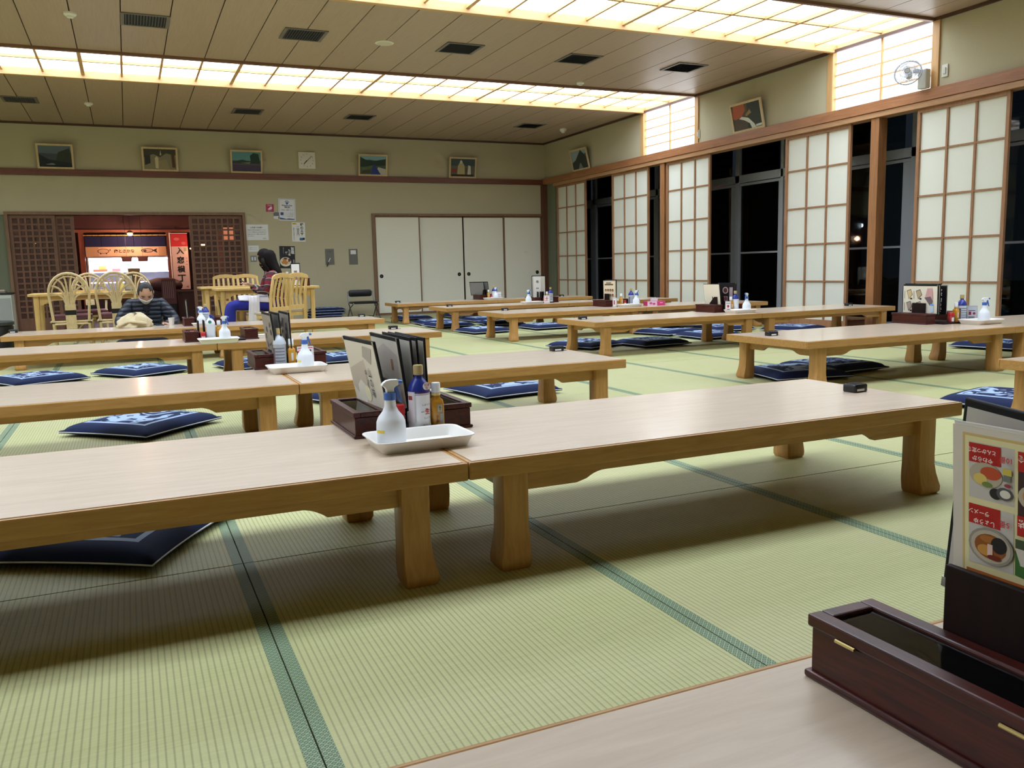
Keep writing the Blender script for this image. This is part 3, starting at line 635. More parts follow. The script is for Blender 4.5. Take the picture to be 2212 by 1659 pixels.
def tray(x, y, label, L=0.285, D=0.20, rz=0.0):
    t = thing('plastic_tray', label, 'tray', (x, y, TZ), rz, 'white plastic trays')
    rs = []
    for (e, z) in ((-.022, 0), (-.022, 0.0), (-.006, .028), (0, .031), (0.0, .034), (-.004, .034), (-.008, .031), (-.024, .004), (-.03, .004)):
        rs.append([(px, py, z) for px, py in rrect(-L / 2 - e, L / 2 + e, -D / 2 - e, D / 2 + e, 0.03 + max(-.02, e * 0.5), 4)]) if False else rs.append([(px, py, z) for px, py in rrect(-(L / 2 + e), L / 2 + e, -(D / 2 + e), D / 2 + e, max(0.012, 0.034 + e), 5)])
    MB().loft(rs).build('tray_body', mat((236, 232, 224), 0.4, name='cream_white_plastic'), t, sharp=50)
    return t
TR = [(0.715, 2.255, 'white plastic tray on the nearest table joint, holding the near spray bottle'),
      (0.742, 4.305, 'white plastic tray with spray bottle, second table row on the left'),
      (0.575, 6.50, 'white tray with spray bottle, one row in front of the seated man'),
      (0.635, 8.695, 'small white tray in front of the seated man\'s condiments'),
      (5.72, 4.285, 'white tray in front of the rightmost shoji screen'),
      (5.46, 6.68, 'white tray right of the cream curled menu'),
      (5.40, 8.61, 'white tray immediately left of the pink tissue box'),
      (4.97, 10.375, 'white tray under the spray bottle left of the tall white menu'),
      (5.22, 12.315, 'rearmost white tray before the white sliding doors')]
for a in TR: tray(*a, **({'L': .2, 'D': .14} if a[1] == 8.695 else {}))

def spray(x, y, z, label, rz=0.0, lab=True, sc=1.0):
    t = thing('spray_bottle', label, 'spray bottle', (x, y, z), rz, 'white trigger spray bottles with blue collars'); t.scale = (sc, sc, sc)
    MB().lathe([(0.037, 0), (0.0405, 0.004), (0.041, 0.050), (0.0400, 0.070), (0.035, 0.083), (0.0225, 0.099), (0.0165, 0.112), (0.0145, 0.138)], 24).build('bottle_body', mat((228, 232, 238), 0.35, spec=0.5, name='milky_plastic'), t, sharp=60)
    MB().lathe([(0.0150, 0.130), (0.0170, 0.131), (0.0170, 0.150), (0.0120, 0.151)], 20).build('collar', M_BLUE, t, sharp=40)
    hd = MB().prism([(-.010, .150), (.011, .150), (.011, .163), (.017, .168), (.024, .171), (.024, .186), (.004, .187), (-.010, .185), (-.019, .179), (-.024, .171), (-.0165, .168), (-.011, .160)], -0.0085, 0.0085)
    hd.build('spray_head', M_WHITE, t, bevel=0.002)
    MB().tube([(.024, 0, .1785), (.036, 0, .1775)], [.0068, .0055], 10).build('nozzle', M_BLUE, t)
    MB().prism([(.012, .167), (.021, .168), (.026, .150), (.033, .122), (.029, .121), (.021, .142), (.013, .160)], -0.005, 0.005).build('trigger', M_BLUE, t, bevel=0.001)
    if lab:
        mb = MB(); R = 0.0414; n = 8
        a0, a1 = -PI * 0.98, -PI * 0.74
        for k in range(n):
            p, q = a0 + (a1 - a0) * k / n, a0 + (a1 - a0) * (k + 1) / n
            mb.add([(R * math.cos(p), R * math.sin(p), .042), (R * math.cos(q), R * math.sin(q), .042), (R * math.cos(q), R * math.sin(q), .050), (R * math.cos(p), R * math.sin(p), .050)], [(0, 1, 2, 3)])
        mb.build('yellow_label', mat((236, 208, 70), 0.5), t)
    return t
SP = [(0.640, 2.262, TZ + .005, 'near spray bottle standing in the tray, yellow label, nozzle to the right', 0.0, True),
      (0.790, 4.31, TZ + .005, 'spray bottle at the right end of the second nearest tray', 0.0, True),
      (0.622, 6.51, TZ + .005, 'spray bottle in the tray one row in front of the seated man', -0.5, False),
      (0.625, 8.70, TZ + .005, 'spray bottle beside the seated man, nozzle to the left', PI - 0.3, False),
      (5.755, 4.29, TZ + .005, 'spray bottle in front of the rightmost shoji screen, nozzle to the right', -0.5, False),
      (5.545, 6.69, TZ + .005, 'spray bottle in the tray right of the cream menu, trigger to the left', PI + 0.4, True),
      (5.50, 8.62, TZ + .005, 'spray bottle just left of the pink tissue box', -1.2, False),
      (4.92, 10.385, TZ + .005, 'spray bottle left of the tall white menu sheet', -1.0, False),
      (5.27, 12.325, TZ + .005, 'rearmost spray bottle, before the white sliding doors', -1.0, False)]
for a in SP: spray(*a)

M_AMBER = mat((196, 138, 40), 0.25, coat=0.3, name='amber_sauce'); M_CAPB = mat((178, 156, 104), 0.5, name='beige_cap')
def curved_label(t, R, z0, z1, a0, a1, m, nm='label', n=10):
    mb = MB()
    for k in range(n):
        p, q = a0 + (a1 - a0) * k / n, a0 + (a1 - a0) * (k + 1) / n
        mb.add([(R * math.cos(p), R * math.sin(p), z0), (R * math.cos(q), R * math.sin(q), z0), (R * math.cos(q), R * math.sin(q), z1), (R * math.cos(p), R * math.sin(p), z1)], [(0, 1, 2, 3)])
    return mb.build(nm, m, t, smooth=True)
def soy(x, y, label, style=0, detail=False):
    t = thing('soy_sauce_bottle', label, 'bottle', (x, y, TZ + .012 if style != 2 else TZ + .012), 0, 'tall sauce bottles')
    body = {0: mat((228, 228, 232), 0.35), 1: mat((172, 176, 184), 0.3, metal=0.3), 2: mat((214, 220, 226), 0.35), 3: mat((196, 204, 214), 0.3)}[style]
    sh = {0: (28, 44, 130), 1: (190, 196, 204), 2: (230, 232, 236), 3: (40, 50, 140)}[style]
    MB().lathe([(0.031, 0), (0.0335, 0.003), (0.0335, 0.022), (0.0325, 0.026), (0.0325, 0.112), (0.0335, 0.118)], 28).build('bottle_body', body, t, sharp=50)
    MB().lathe([(0.0334, 0.118), (0.0325, 0.128), (0.026, 0.145), (0.0165, 0.158), (0.0125, 0.163), (0.0125, 0.170)], 28).build('shoulder', mat(sh, 0.3), t, sharp=60)
    if style == 2:
        MB().prism([(-.004, .160), (.018, .160), (.030, .150), (.030, .166), (.012, .186), (-.004, .190)], -.014, .014).build('cap', mat((40, 60, 150), 0.4), t, bevel=0.004)
        MB().lathe([(0, 0), (.012, 0), (.012, .001), (0, .001)], 16).build('green_mark', mat((60, 140, 110), 0.5), t, loc=(-.006, -.034, .135), rot=(PI / 2, 0, 0))
    else: MB().lathe([(0.0130, 0.170), (0.0150, 0.171), (0.0150, 0.196), (0.0138, 0.199), (0.0, 0.1995)], 20).build('cap', M_CAPB, t, sharp=40)
    if detail:
        for z in (0.1125, 0.1165, 0.1205): curved_label(t, 0.0341, z, z + 0.0012, -PI, 0, mat((120, 60, 90), 0.5), 'stripe')
        printed(t, [((232, 230, 234), [(u, v) for u, v in ell(0.014, 0.138, 0.012, 0.012)])], y=-0.0335, name='round_crest')
        lettering('特選', t, (0.006, 0.022, 0.138, 0.146), mat((176, 40, 50), 0.5), y=-0.0345)
        lettering('生', t, (0.009, 0.019, 0.127, 0.137), mat((176, 40, 50), 0.5), y=-0.0345)
        lettering('しぼりたて', t, (-0.001, 0.031, 0.078, 0.088), M_INK, cyl=0.0340)
        lettering('一', t, (-0.006, 0.004, 0.058, 0.066), M_INK, cyl=0.0340, bold=0.02)
        lettering('生', t, (0.006, 0.026, 0.054, 0.072), mat((186, 30, 36), 0.5), cyl=0.0340, bold=0.02)
        lettering('しょうゆ', t, (0.004, 0.030, 0.040, 0.048), M_INK, cyl=0.0340)
        lettering('卓上ボトル', t, (0.000, 0.024, 0.020, 0.026), M_INK, cyl=0.0342)
        curved_label(t, 0.0342, 0.03, 0.122, -PI * 0.98, -PI * 0.72, mat((206, 200, 204), 0.4), 'side_label')
        curved_label(t, 0.0345, 0.098, 0.110, -PI * 0.95, -PI * 0.80, mat((140, 46, 56), 0.5), 'side_mark')
    elif style in (1, 3):
        for k in range(5): curved_label(t, 0.0336, 0.03 + k * 0.016, 0.036 + k * 0.016, -PI * 0.8, -PI * 0.3, mat((110, 112, 124), 0.4), 'label_line')
        curved_label(t, 0.0340, 0.02, 0.10, -PI * 0.95, -PI * 0.82, mat((100, 84, 94), 0.4), 'side_label')
    return t
soy(0.768, 2.398, 'white and navy soy sauce bottle with beige cap behind the nearest tray', 0, True)
soy(0.690, 4.460, 'silvery sauce bottle with beige cap on the second row stand', 1)
soy(0.540, 6.66, 'white sauce bottle with blue cap and green mark, one row before the man', 2)
soy(0.680, 8.825, 'tall sauce bottle with beige cap by the seated man\'s spray bottle', 3)
soy(5.70, 4.435, 'silver and blue sauce bottle in front of the rightmost shoji', 3)
soy(5.515, 6.825, 'blue and white sauce bottle right of the black and cream menus', 0)
soy(5.52, 8.765, 'sauce bottle with beige cap rising behind the spray bottle by the tissues', 3)
soy(5.325, 10.525, 'sauce bottle with beige cap right of the tall white menu', 3)
soy(5.30, 12.465, 'rearmost blue topped sauce bottle before the sliding doors', 0)

def mustard(x, y, label, detail=False):
    t = thing('citrus_sauce_bottle', label, 'bottle', (x, y, TZ + .012), 0, 'small amber sauce bottles')
    rs = [[(u, v, z) for u, v in rrect(-w_, w_, -w_, w_, w_ * 0.35, 3)] for w_, z in ((.0185, 0), (.0195, .003), (.0195, .078), (.017, .090), (.0095, .098), (.0095, .104))]
    MB().loft(rs).build('bottle_body', M_AMBER, t, sharp=50)
    MB().lathe([(.012, .104), (.0135, .1045), (.0135, .112), (.0125, .1125)], 18).build('cap_ring', mat((214, 200, 140), 0.4), t, sharp=40)
    MB().lathe([(.0125, .1128), (.0138, .113), (.0132, .140), (.0118, .142), (0, .1425)], 18).build('cap', M_WHITE, t, sharp=40)
    if detail:
        printed(t, [((150, 156, 160), rect(-.004, .012, .052, .078)), ((196, 186, 150), rect(-.002, .010, .056, .074)), ((170, 176, 180), rect(.004, .014, .02, .050))], y=-.0199, name='label')
        lettering('柚子', t, (-.002, .010, .058, .073), M_INK, y=-.0212, vertical=True); lettering('ぽん酢', t, (-.010, .002, .022, .046), M_INK, y=-.0212, vertical=True)
    else: printed(t, [((206, 206, 200), rect(-.004, .006, .03, .07))], y=-.0199, name='label')
MU = [(0.822, 2.400, 'amber citrus sauce bottle with white cap, right of the near soy bottle', True),
      (0.748, 4.460, 'amber sauce bottle with white cap, right of the silvery bottle', False),
      (0.598, 6.665, 'amber sauce bottle with white cap, one row before the seated man', False),
      (0.625, 8.84, 'amber sauce bottle behind the seated man\'s spray bottle', False),
      (5.645, 4.44, 'amber sauce bottle with pale cap left of the bottle at the rightmost shoji', False),
      (5.46, 6.825, 'amber sauce bottle between the blue bottle and the spray bottle', False),
      (5.38, 8.765, 'amber sauce bottle between the cream food menu and the tissue box', False),
      (5.27, 10.525, 'amber sauce bottle left of the bottle by the tall white menu', False),
      (5.205, 12.465, 'rearmost amber sauce bottle before the sliding doors', False)]
for a in MU: mustard(*a)
def jar(x, y, label, h=0.075):
    t = thing('spice_jar', label, 'jar', (x, y, TZ + .012), 0, 'small spice jars with red caps')
    MB().lathe([(.0165, 0), (.018, .002), (.018, h * 0.62), (.016, h * 0.68)], 18).build('jar_body', mat((176, 60, 56), 0.35), t, sharp=50)
    curved_label(t, .0183, .006, h * 0.5, -PI * 0.75, -PI * 0.25, M_PAPER)
    MB().lathe([(.0172, h * 0.68), (.0185, h * 0.69), (.0185, h * 0.97), (.017, h), (0, h)], 18).build('cap', M_RED, t, sharp=40)
JA = [(0.704, 2.398, 'red capped spice jar between the near spray and soy bottles', .085), (0.795, 4.46, 'red capped jar behind the second tray\'s spray bottle', .075),
      (0.482, 6.635, 'left red capped jar one row before the seated man', .06), (0.485, 6.69, 'right red capped jar one row before the seated man', .06),
      (5.575, 4.42, 'left red capped jar in front of the tray at the rightmost shoji', .07), (5.605, 4.455, 'right red capped jar in front of the tray at the rightmost shoji', .07),
      (5.42, 6.815, 'red capped jar behind the spray bottle, row of the cream menu', .07), (5.43, 8.765, 'red capped jar near the pink tissue box', .06),
      (5.23, 10.525, 'red capped jar beside the tall white menu', .06), (5.25, 12.465, 'rearmost red capped jar', .06)]
for a in JA: jar(*a)

# menus -----------------------------------------------------------------
def menu(x, y, label, W=0.31, H=0.225, z0=TZ + 0.064, lean=0.16, rz=-PI / 2, cover=(13, 13, 15), layers=None, page=(222, 214, 198), group='menus in the stands', yaw=0.0, roll=0.0, th=0.007, cor=True, m=0.008):
    """a folder standing on its long side; local X = width, face toward local -Y"""
    t = thing('menu', label, 'menu', (x, y, z0), 0, group, rot=(0, 0, 0)); t.rotation_euler = Euler((lean, roll, rz + yaw), 'XYZ')
    MB().box(-W / 2, W / 2, 0, th, 0, H).build('cover', mat(cover, 0.6, spec=0.3), t, bevel=0.002)
    MB().box(-W / 2 + m, W / 2 - m, -0.0016, -0.0002, m, H - m * 1.5).build('page', mat(page, 0.35), t)
    if layers: printed(t, layers, y=-0.0019)
    if cor:
        mb = MB()
        for sx in (-1, 1):
            for z in ((0,) if roll else (0, H - 0.012)): mb.box(sx * W / 2 - (0.012 if sx > 0 else 0), sx * W / 2 + (0 if sx > 0 else 0.012), -0.0024, -0.0017, z, z + 0.012)
        c = mb.build('metal_corners', M_CHROME, t); c['kind'] = 'stuff'
    return t
def marks(n, x0, x1, z0, z1, col, seed, w_=0.006, h_=0.003):
    q = random.Random(seed); return [(col, rect(*(lambda a, b: (a, a + w_ * q.uniform(.5, 2), b, b + h_ * q.uniform(.6, 1.6)))(q.uniform(x0, x1), q.uniform(z0, z1)))) for _ in range(n)]
art1 = [((198, 186, 172), [(-.14, .06), (-.05, .02), (.03, .09), (.02, .16), (-.06, .14), (-.14, .12)]), ((226, 220, 208), [(-.10, .02), (-.03, .01), (.0, .07), (-.05, .09), (-.09, .07)]), ((176, 168, 158), [(.02, .17), (.09, .15), (.12, .20), (.04, .205)]), ((232, 226, 190), ell(.0, .05, .03, .025))]
mA = menu(0.672, 2.575, 'black bound menu leaning left, brushed writing, behind the near spray bottle', yaw=0.06, layers=art1, lean=0.18)
lettering('山の味', mA, (.045, .075, .03, .15), M_INK, y=-.004, vertical=True); lettering('めし処', mA, (.015, .035, .05, .15), M_INK, y=-.004, vertical=True)
art2 = [((208, 196, 184), [(-.14, .16), (.0, .20), (.13, .17), (.12, .08), (.03, .05), (-.10, .09)]), ((190, 182, 172), [(-.14, .03), (-.02, .02), (.02, .09), (-.06, .11), (-.12, .10)]), ((176, 124, 84), rect(.055, .075, .12, .155)), ((230, 224, 214), [(.04, .02), (.13, .02), (.12, .07), (.06, .07)])]
menu(0.742, 2.580, 'silver faced black menu leaning left, right behind the near soy bottle', lean=0.12, layers=art2, z0=TZ + .068)
menu(0.774, 2.59, 'thin black menu, second of those packed behind the near soy bottle', lean=0.07, z0=TZ + .066, th=.005, cor=False)
menu(0.792, 2.60, 'thin black menu, third of those packed behind the near soy bottle', lean=0.05, z0=TZ + .064, th=.005, cor=False)
menu(0.812, 2.60, 'thin black menu, rightmost of those packed behind the near soy bottle', lean=0.03, z0=TZ + .062, th=.005, cor=False)
# viewer's own stand: big menu with upside-down printing in a black folder
menu(0.848, 0.566, 'black menu folder with silver corner behind the upside-down food menu, at the right edge', W=0.205, H=0.228, lean=0.03, roll=0.10, z0=TZ + .098, page=(196, 190, 184), m=0.006)
fm = []
RD, CR = (186, 36, 34), (234, 226, 178)
fm += [((222, 214, 204), rect(-.10, .10, .004, .228)), ((214, 186, 126), rect(-.088, .10, .012, .221)), (CR, rect(-.085, .10, .016, .218))]
for c, r_ in (((206, 200, 196), (-.080, -.028, .150, .212)), ((70, 44, 44), (-.024, .05, .140, .190)), ((206, 200, 196), (-.080, -.028, .076, .143))): fm.append((c, rect(*r_)))
for a in (-.080, -.024): fm += [(RD, rect(a, a + .037, .190, .211)), (RD, rect(a, a + .037, .121, .143))]
fm += [((190, 178, 158), ell(-.060, .178, .019, .0135)), ((196, 84, 50), ell(-.054, .181, .012, .007)), ((226, 200, 110), ell(-.066, .173, .008, .006)), ((120, 140, 70), ell(-.058, .168, .006, .003)), ((40, 34, 34), ell(-.048, .160, .007, .006)), ((90, 88, 92), ell(-.038, .162, .009, .007)), ((230, 226, 214), ell(-.037, .162, .006, .0045)), ((214, 196, 90), rect(-.040, -.030, .183, .190)), ((120, 124, 120), rect(-.039, -.031, .176, .183)), ((150, 60, 70), ell(-.034, .172, .004, .002)),
       ((160, 152, 142), ell(-.053, .100, .026, .0205)), ((196, 184, 168), ell(-.053, .100, .023, .018)), ((150, 86, 36), ell(-.053, .100, .0185, .0140)), ((206, 150, 70), ell(-.059, .095, .009, .006)), ((176, 110, 50), ell(-.055, .108, .010, .004)), ((34, 30, 34), ell(-.043, .104, .009, .009)), ((238, 200, 190), rect(-.056, -.050, .090, .103)), ((120, 40, 24), ell(-.048, .089, .008, .003)),
       ((190, 178, 158), ell(.0, .165, .022, .015)), ((206, 140, 90), ell(.0, .166, .017, .011)), ((226, 180, 120), ell(-.004, .163, .010, .006)), ((70, 84, 60), rect(-.024, .05, .108, .118)), ((60, 110, 50), [(-.024, .106), (-.024, .078), (.02, .074)]), ((214, 206, 196), [(-.024, .108), (.05, .108), (.05, .09), (-.018, .09)]), ((200, 120, 60), ell(.004, .094, .013, .012)),
       ((196, 110, 50), rect(-.080, .09, .060, .070)), ((150, 60, 40), rect(-.06, .0, .061, .067))]
fmenu = menu(0.833, 0.538, 'cream food menu printed upside down with red labels and dish pictures', W=0.20, H=0.232, lean=0.07, z0=TZ + .082, cover=(216, 210, 202), page=(220, 214, 206), th=.002, cor=False, layers=None, m=0.002)
printed(fmenu, fm, y=-.002, step=.00012)
for body, bx, c in (('とんかつ定食', (-.078, -.045, .201, .209), (244, 236, 230)), ('やわらか', (-.072, -.048, .192, .200), (244, 236, 230)), ('10番', (-.041, -.027, .194, .206), (196, 60, 70)), ('ラーメン', (-.076, -.052, .133, .141), (244, 236, 230)), ('しょうゆ', (-.070, -.046, .123, .131), (244, 236, 230)), ('5番', (-.041, -.029, .125, .136), (196, 60, 70)), ('唐揚定食', (-.021, .010, .201, .209), (244, 236, 230)), ('みそ味', (-.020, .008, .132, .141), (244, 236, 230))):
    lettering(body, fmenu, bx, mat(c, 0.5), y=-.008, flip=True, bold=0.02)
menu(0.868, 0.55, 'plain dark board behind the black menu folder at the right edge', W=0.19, H=0.13, lean=0.0, z0=TZ + .062, th=.005, cor=False, page=(40, 30, 30))
# second row, left side
menu(0.672, 4.60, 'dark bound menu, left one on the second row stand', lean=0.10, page=(150, 140, 132), layers=marks(10, -.12, .1, .02, .18, (90, 84, 84), 4, .02, .02))
menu(0.700, 4.60, 'dark bound menu, middle one on the second row stand', lean=0.05, page=(120, 112, 108))
menu(0.745, 4.60, 'dark bound menu, right one on the second row stand', lean=0.02, page=(160, 150, 142), layers=marks(10, -.12, .1, .02, .18, (100, 90, 90), 6, .02, .02))
menu(0.82, 4.452, 'small white pink framed notice card behind the second row spray bottle', W=.085, H=.11, z0=TZ + .001, rz=0, lean=-0.08, cover=(226, 214, 214), page=(236, 232, 230), th=.002, cor=False, group='small table cards', layers=[((206, 120, 126), rect(-.038, .038, .098, .104)), ((70, 60, 64), rect(-.03, .03, .082, .092))] + [((120, 110, 112), rect(-.03, .028, .02 + k * .012, .025 + k * .012)) for k in range(5)])
menu(0.96, 7.03, 'black edged menu lying on the table one row before the woman', z0=TZ + .001, lean=-PI / 2 + 0.001, rz=0.25, W=.22, H=.16, th=.004, cor=False, group='menus lying flat')
menu(0.715, 6.92, 'closed silver grey menu lying left of the box one row before the woman', z0=TZ + .001, lean=-PI / 2 + 0.001, rz=-0.2, W=.14, H=.07, th=.004, cor=False, group='menus lying flat', cover=(60, 60, 64))
menu(0.52, 9.0, 'dark grey menu standing behind the seated man\'s condiments', W=.20, H=.19, lean=0.03, z0=TZ + .064, page=(150, 140, 130))
menu(0.84, 9.02, 'dark menu standing upright right of the seated man\'s amber bottle', W=.06, H=.16, lean=0.1, z0=TZ + .082, page=(90, 84, 80), cor=False)
# right rows
m1 = [((232, 224, 206), rect(-.145, .145, .012, .21))]
for (cx, cz, c) in ((-.095, .15, (214, 190, 140)), (-.01, .15, (184, 166, 132)), (-.095, .06, (170, 150, 140)), (-.005, .06, (196, 180, 150))):
    m1 += [((60, 44, 40), [(cx - .026, cz + .03), (cx + .012, cz + .042), (cx + .03, cz + .0), (cx - .005, cz - .034)]), (c, [(cx - .022, cz + .027), (cx + .012, cz + .037), (cx + .026, cz + .0), (cx - .004, cz - .029)]), ((50, 30, 40), rect(cx + .008, cx + .026, cz - .036, cz - .024)), ((150, 144, 136), rect(cx - .045, cx - .040, cz - .03, cz + .03))]
m1 += [((206, 160, 158), [(.07, .20), (.11, .20), (.12, .12), (.05, .13)]), ((120, 100, 108), [(.045, .13), (.10, .14), (.12, .10), (.095, .07)]), ((110, 170, 230), ell(.112, .078, .016, .007)), ((200, 216, 236), rect(.10, .125, .02, .07))]
menu(5.485, 4.625, 'wide cream picture menu with grilled food photos, by the rightmost shoji', lean=0.02, layers=m1, page=(232, 224, 206), W=.32, H=.228)
menu(5.50, 4.62, 'black cover directly behind the wide cream picture menu', lean=0.0, cor=False, th=.004, W=.32, H=.234)
k1 = menu(5.60, 4.56, 'narrow black menu with bold white writing, right of the wide picture menu', lean=0.02, W=.12, H=.215, z0=TZ + .064, page=(24, 22, 26), cor=False, rz=-PI / 2 + .3, layers=[((170, 140, 110), ell(-.03, .03, .016, .022))])
lettering('今が旬の味', k1, (-.01, .03, .02, .20), mat((236, 232, 226), .5), y=-.003, vertical=True, bold=.03); lettering('名物いもの天ぷら', k1, (-.04, -.028, .10, .20), mat((206, 200, 196), .5), y=-.003, vertical=True)
menu(5.64, 4.60, 'tall clear sleeved menu behind the narrow black one', lean=0.0, W=.14, H=.222, page=(190, 186, 170), cover=(170, 160, 140), cor=False, rz=-PI / 2 + .3)
menu(5.80, 4.42, 'clear acrylic card with small red print beside the rightmost tray', W=.075, H=.125, z0=TZ + .001, rz=-.6, lean=-.05, cover=(176, 178, 184), page=(190, 192, 198), th=.002, cor=False, group='small table cards', layers=[((60, 50, 56), rect(-.028, .02, .085, .090)), ((140, 40, 60), rect(-.026, -.008, .055, .08)), ((150, 50, 70), ell(.012, .066, .010, .010))] + [((90, 70, 80), rect(-.028, .016, .012 + k * .009, .016 + k * .009)) for k in range(4)])
m2 = [((236, 226, 204), rect(-.11, .11, .01, .215))] + [((70, 60, 56), rect(.0 + k * .03, .012 + k * .03, .05, .09 - .012 * (k % 2))) for k in range(3)]
c2 = menu(5.40, 7.03, 'cream menu sheet with curled corner and brushed writing, second right row', lean=0.13, W=.23, H=.22, cover=(40, 34, 34), page=(236, 226, 204), layers=m2, cor=False, yaw=.12)
m3 = [((30, 22, 26), rect(-.09, .09, .01, .21)), ((190, 170, 160), ell(-.02, .15, .034, .034)), ((90, 50, 50), ell(-.02, .15, .025, .025)), ((150, 130, 130), rect(-.04, .01, .04, .09)), ((120, 60, 70), ell(-.015, .066, .018, .018)), ((170, 150, 150), rect(.03, .07, .05, .18))]
menu(5.52, 6.96, 'black menu with dish photos behind the cream curled one', lean=0.0, W=.22, H=.225, layers=m3, page=(40, 30, 32), yaw=.25)
menu(5.36, 6.74, 'small white stand card with red picture, left of the second right row bottles', W=.055, H=.115, z0=TZ + .001, rz=-.5, lean=-.03, cover=(206, 200, 200), page=(232, 228, 228), th=.003, cor=False, group='small table cards', layers=[((170, 50, 60), ell(0, .065, .011, .014)), ((120, 100, 104), rect(-.018, .018, .09, .095)), ((150, 120, 130), rect(-.015, .015, .02, .04))])
m4 = [((236, 222, 190), rect(-.085, .085, .01, .235)), ((90, 60, 40), rect(-.07, .06, .19, .205)), ((70, 50, 40), rect(-.05, .03, .212, .222))] + sum([[((120, 60, 44), ell(-.055 + .036 * i, .13 - .06 * j, .014, .016)), ((200, 150, 100), ell(-.055 + .036 * i, .125 - .06 * j, .008, .007))] for i in range(4) for j in range(2)], [])
menu(5.32, 8.93, 'cream portrait menu with rows of brown dishes, third right row', lean=0.02, W=.19, H=.245, cover=(190, 180, 160), page=(236, 222, 190), layers=m4, cor=False, yaw=.35)
menu(5.36, 8.98, 'dark bound menus packed behind the cream portrait menu', lean=0.0, W=.24, H=.255, cor=False, th=.02)
menu(5.24, 8.68, 'small white card standing between the cream portrait menu and the tray', W=.05, H=.11, z0=TZ + .001, rz=-.5, lean=-.03, cover=(200, 194, 194), page=(226, 222, 222), th=.003, cor=False, group='small table cards', layers=[((170, 60, 70), rect(-.012, .0, .03, .08))])
k3 = menu(5.21, 10.70, 'tall narrow white menu sheet with sparse brushed characters', W=.115, H=.30, lean=0.0, rz=-.2, cover=(216, 214, 206), page=(232, 230, 222), th=.003, cor=False)
lettering('寿', k3, (-.02, .02, .20, .25), M_INK, y=-.004); lettering('御飯', k3, (-.02, .02, .12, .15), M_INK, y=-.004); lettering('鮨', k3, (-.008, .008, .06, .075), M_INK, y=-.004)
menu(5.26, 10.76, 'black bound menu behind the tall narrow white sheet', lean=0.0, W=.2, H=.31, cor=False, rz=-.2)
menu(5.22, 10.43, 'small white card with pink brushed writing below the tall white sheet', W=.085, H=.105, z0=TZ + .001, rz=-.2, lean=-.03, cover=(220, 214, 214), page=(236, 232, 232), th=.003, cor=False, group='small table cards', layers=[((196, 70, 90), rect(-.025, .02, .06, .066)), ((196, 70, 90), rect(-.005, .004, .04, .085)), ((196, 70, 90), rect(-.03, .01, .03, .035))])
for xx, yy, lb in ((5.13, 12.72, 'black wire edged menu, left of two before the white sliding doors'), (5.21, 12.74, 'black wire edged menu, right of two before the white sliding doors')):
    menu(xx, yy, lb, lean=0.2, W=.26, H=.22, page=(130, 130, 122), cor=False, rz=-PI / 2 + .7)
menu(5.36, 12.42, 'small white framed card at the right of the rearmost condiments', W=.09, H=.115, z0=TZ + .001, rz=-.2, lean=-.03, cover=(210, 206, 206), page=(226, 224, 224), th=.003, cor=False, group='small table cards', layers=[((130, 124, 124), rect(-.03, .03, .02 + k * .014, .024 + k * .014)) for k in range(5)])
menu(5.72, 10.70, 'papers and a menu lying flat on the second last row, right of the bottles', z0=TZ + .001, lean=-PI / 2 + .001, rz=-.1, W=.34, H=.10, th=.006, cor=False, group='menus lying flat', cover=(80, 78, 76), page=(190, 188, 182))
tb = thing('tissue_box', 'pink and white tissue box on the third row of the right side', 'tissue box', (5.78, 8.66, TZ), -0.15)
MB().box(-.115, .115, -.06, .06, 0, .052).build('carton', mat((206, 60, 116), .5), tb, bevel=.001)
printed(tb, [((226, 196, 214), rect(-.115, .01, 0, .052)), ((206, 90, 140), ell(-.07, .03, .02, .014)), ((190, 70, 120), ell(-.03, .022, .018, .012)), ((236, 214, 224), rect(.045, .085, .03, .036))], y=-.0605, name='carton_print')
tt = MB(); q = random.Random(3)
for k in range(5):
    x = -.06 + k * .018; tt.add([(x, -.02, .052), (x + .03, .0, .052), (x + .045, .012, .088 + q.uniform(-.01, .01)), (x + .01, -.012, .094 + q.uniform(-.01, .01))], [(0, 1, 2, 3)])
tt.build('tissue', mat((238, 236, 236), .8), tb)

# call boxes -----------------------------------------------------------------
CB = [(2.459, 2.345, 'black call box near the right corner of the large centre right table', .10), (2.27, 4.42, 'black call box near the end of the second left row', .0), (2.02, 6.95, 'black call box at the end of the third left row', .0),
      (2.31, 9.15, 'thin black call box at the end of the woman\'s table row', .0), (3.90, 4.45, 'black call box on the right table over the overlapping cushions', .0), (3.83, 6.92, 'black call box on the second right row', .0),
      (3.98, 9.05, 'black call box on the third right row', .0), (3.87, 10.62, 'black call box on the second last row of the right side', .0), (3.76, 12.62, 'rearmost black call box, before the white sliding doors', .0), (-1.00, 9.10, 'black call box on the left end of the seated man\'s table', .0),
      (7.05, 6.85, 'black call box in front of the thick wooden post', .0), (6.55, 12.55, 'black call box before the leftmost shoji screen', .0)]
for x, y, lb, rz in CB:
    t = thing('call_box', lb, 'call box', (x, y, TZ), rz, 'black call boxes at the table ends')
    MB().loft([[(u, v, z) for u, v in rrect(-a, a, -b, b, .006, 3)] for a, b, z in ((.034, .026, 0), (.036, .028, .004), (.036, .028, .026), (.033, .025, .030))]).build('case', M_BLACK, t, sharp=40)
    MB().box(-.024, .016, -.0286, -.0281, .005, .013).build('white_sticker', M_PAPER, t)
    MB().box(-.026, .026, -.018, .018, .0301, .0312).build('top_plate', mat((60, 64, 68), .15), t)
    MB().box(.037, .066, -.004, .022, .0, .0015).build('plastic_tab', mat((40, 42, 44), .3), t)

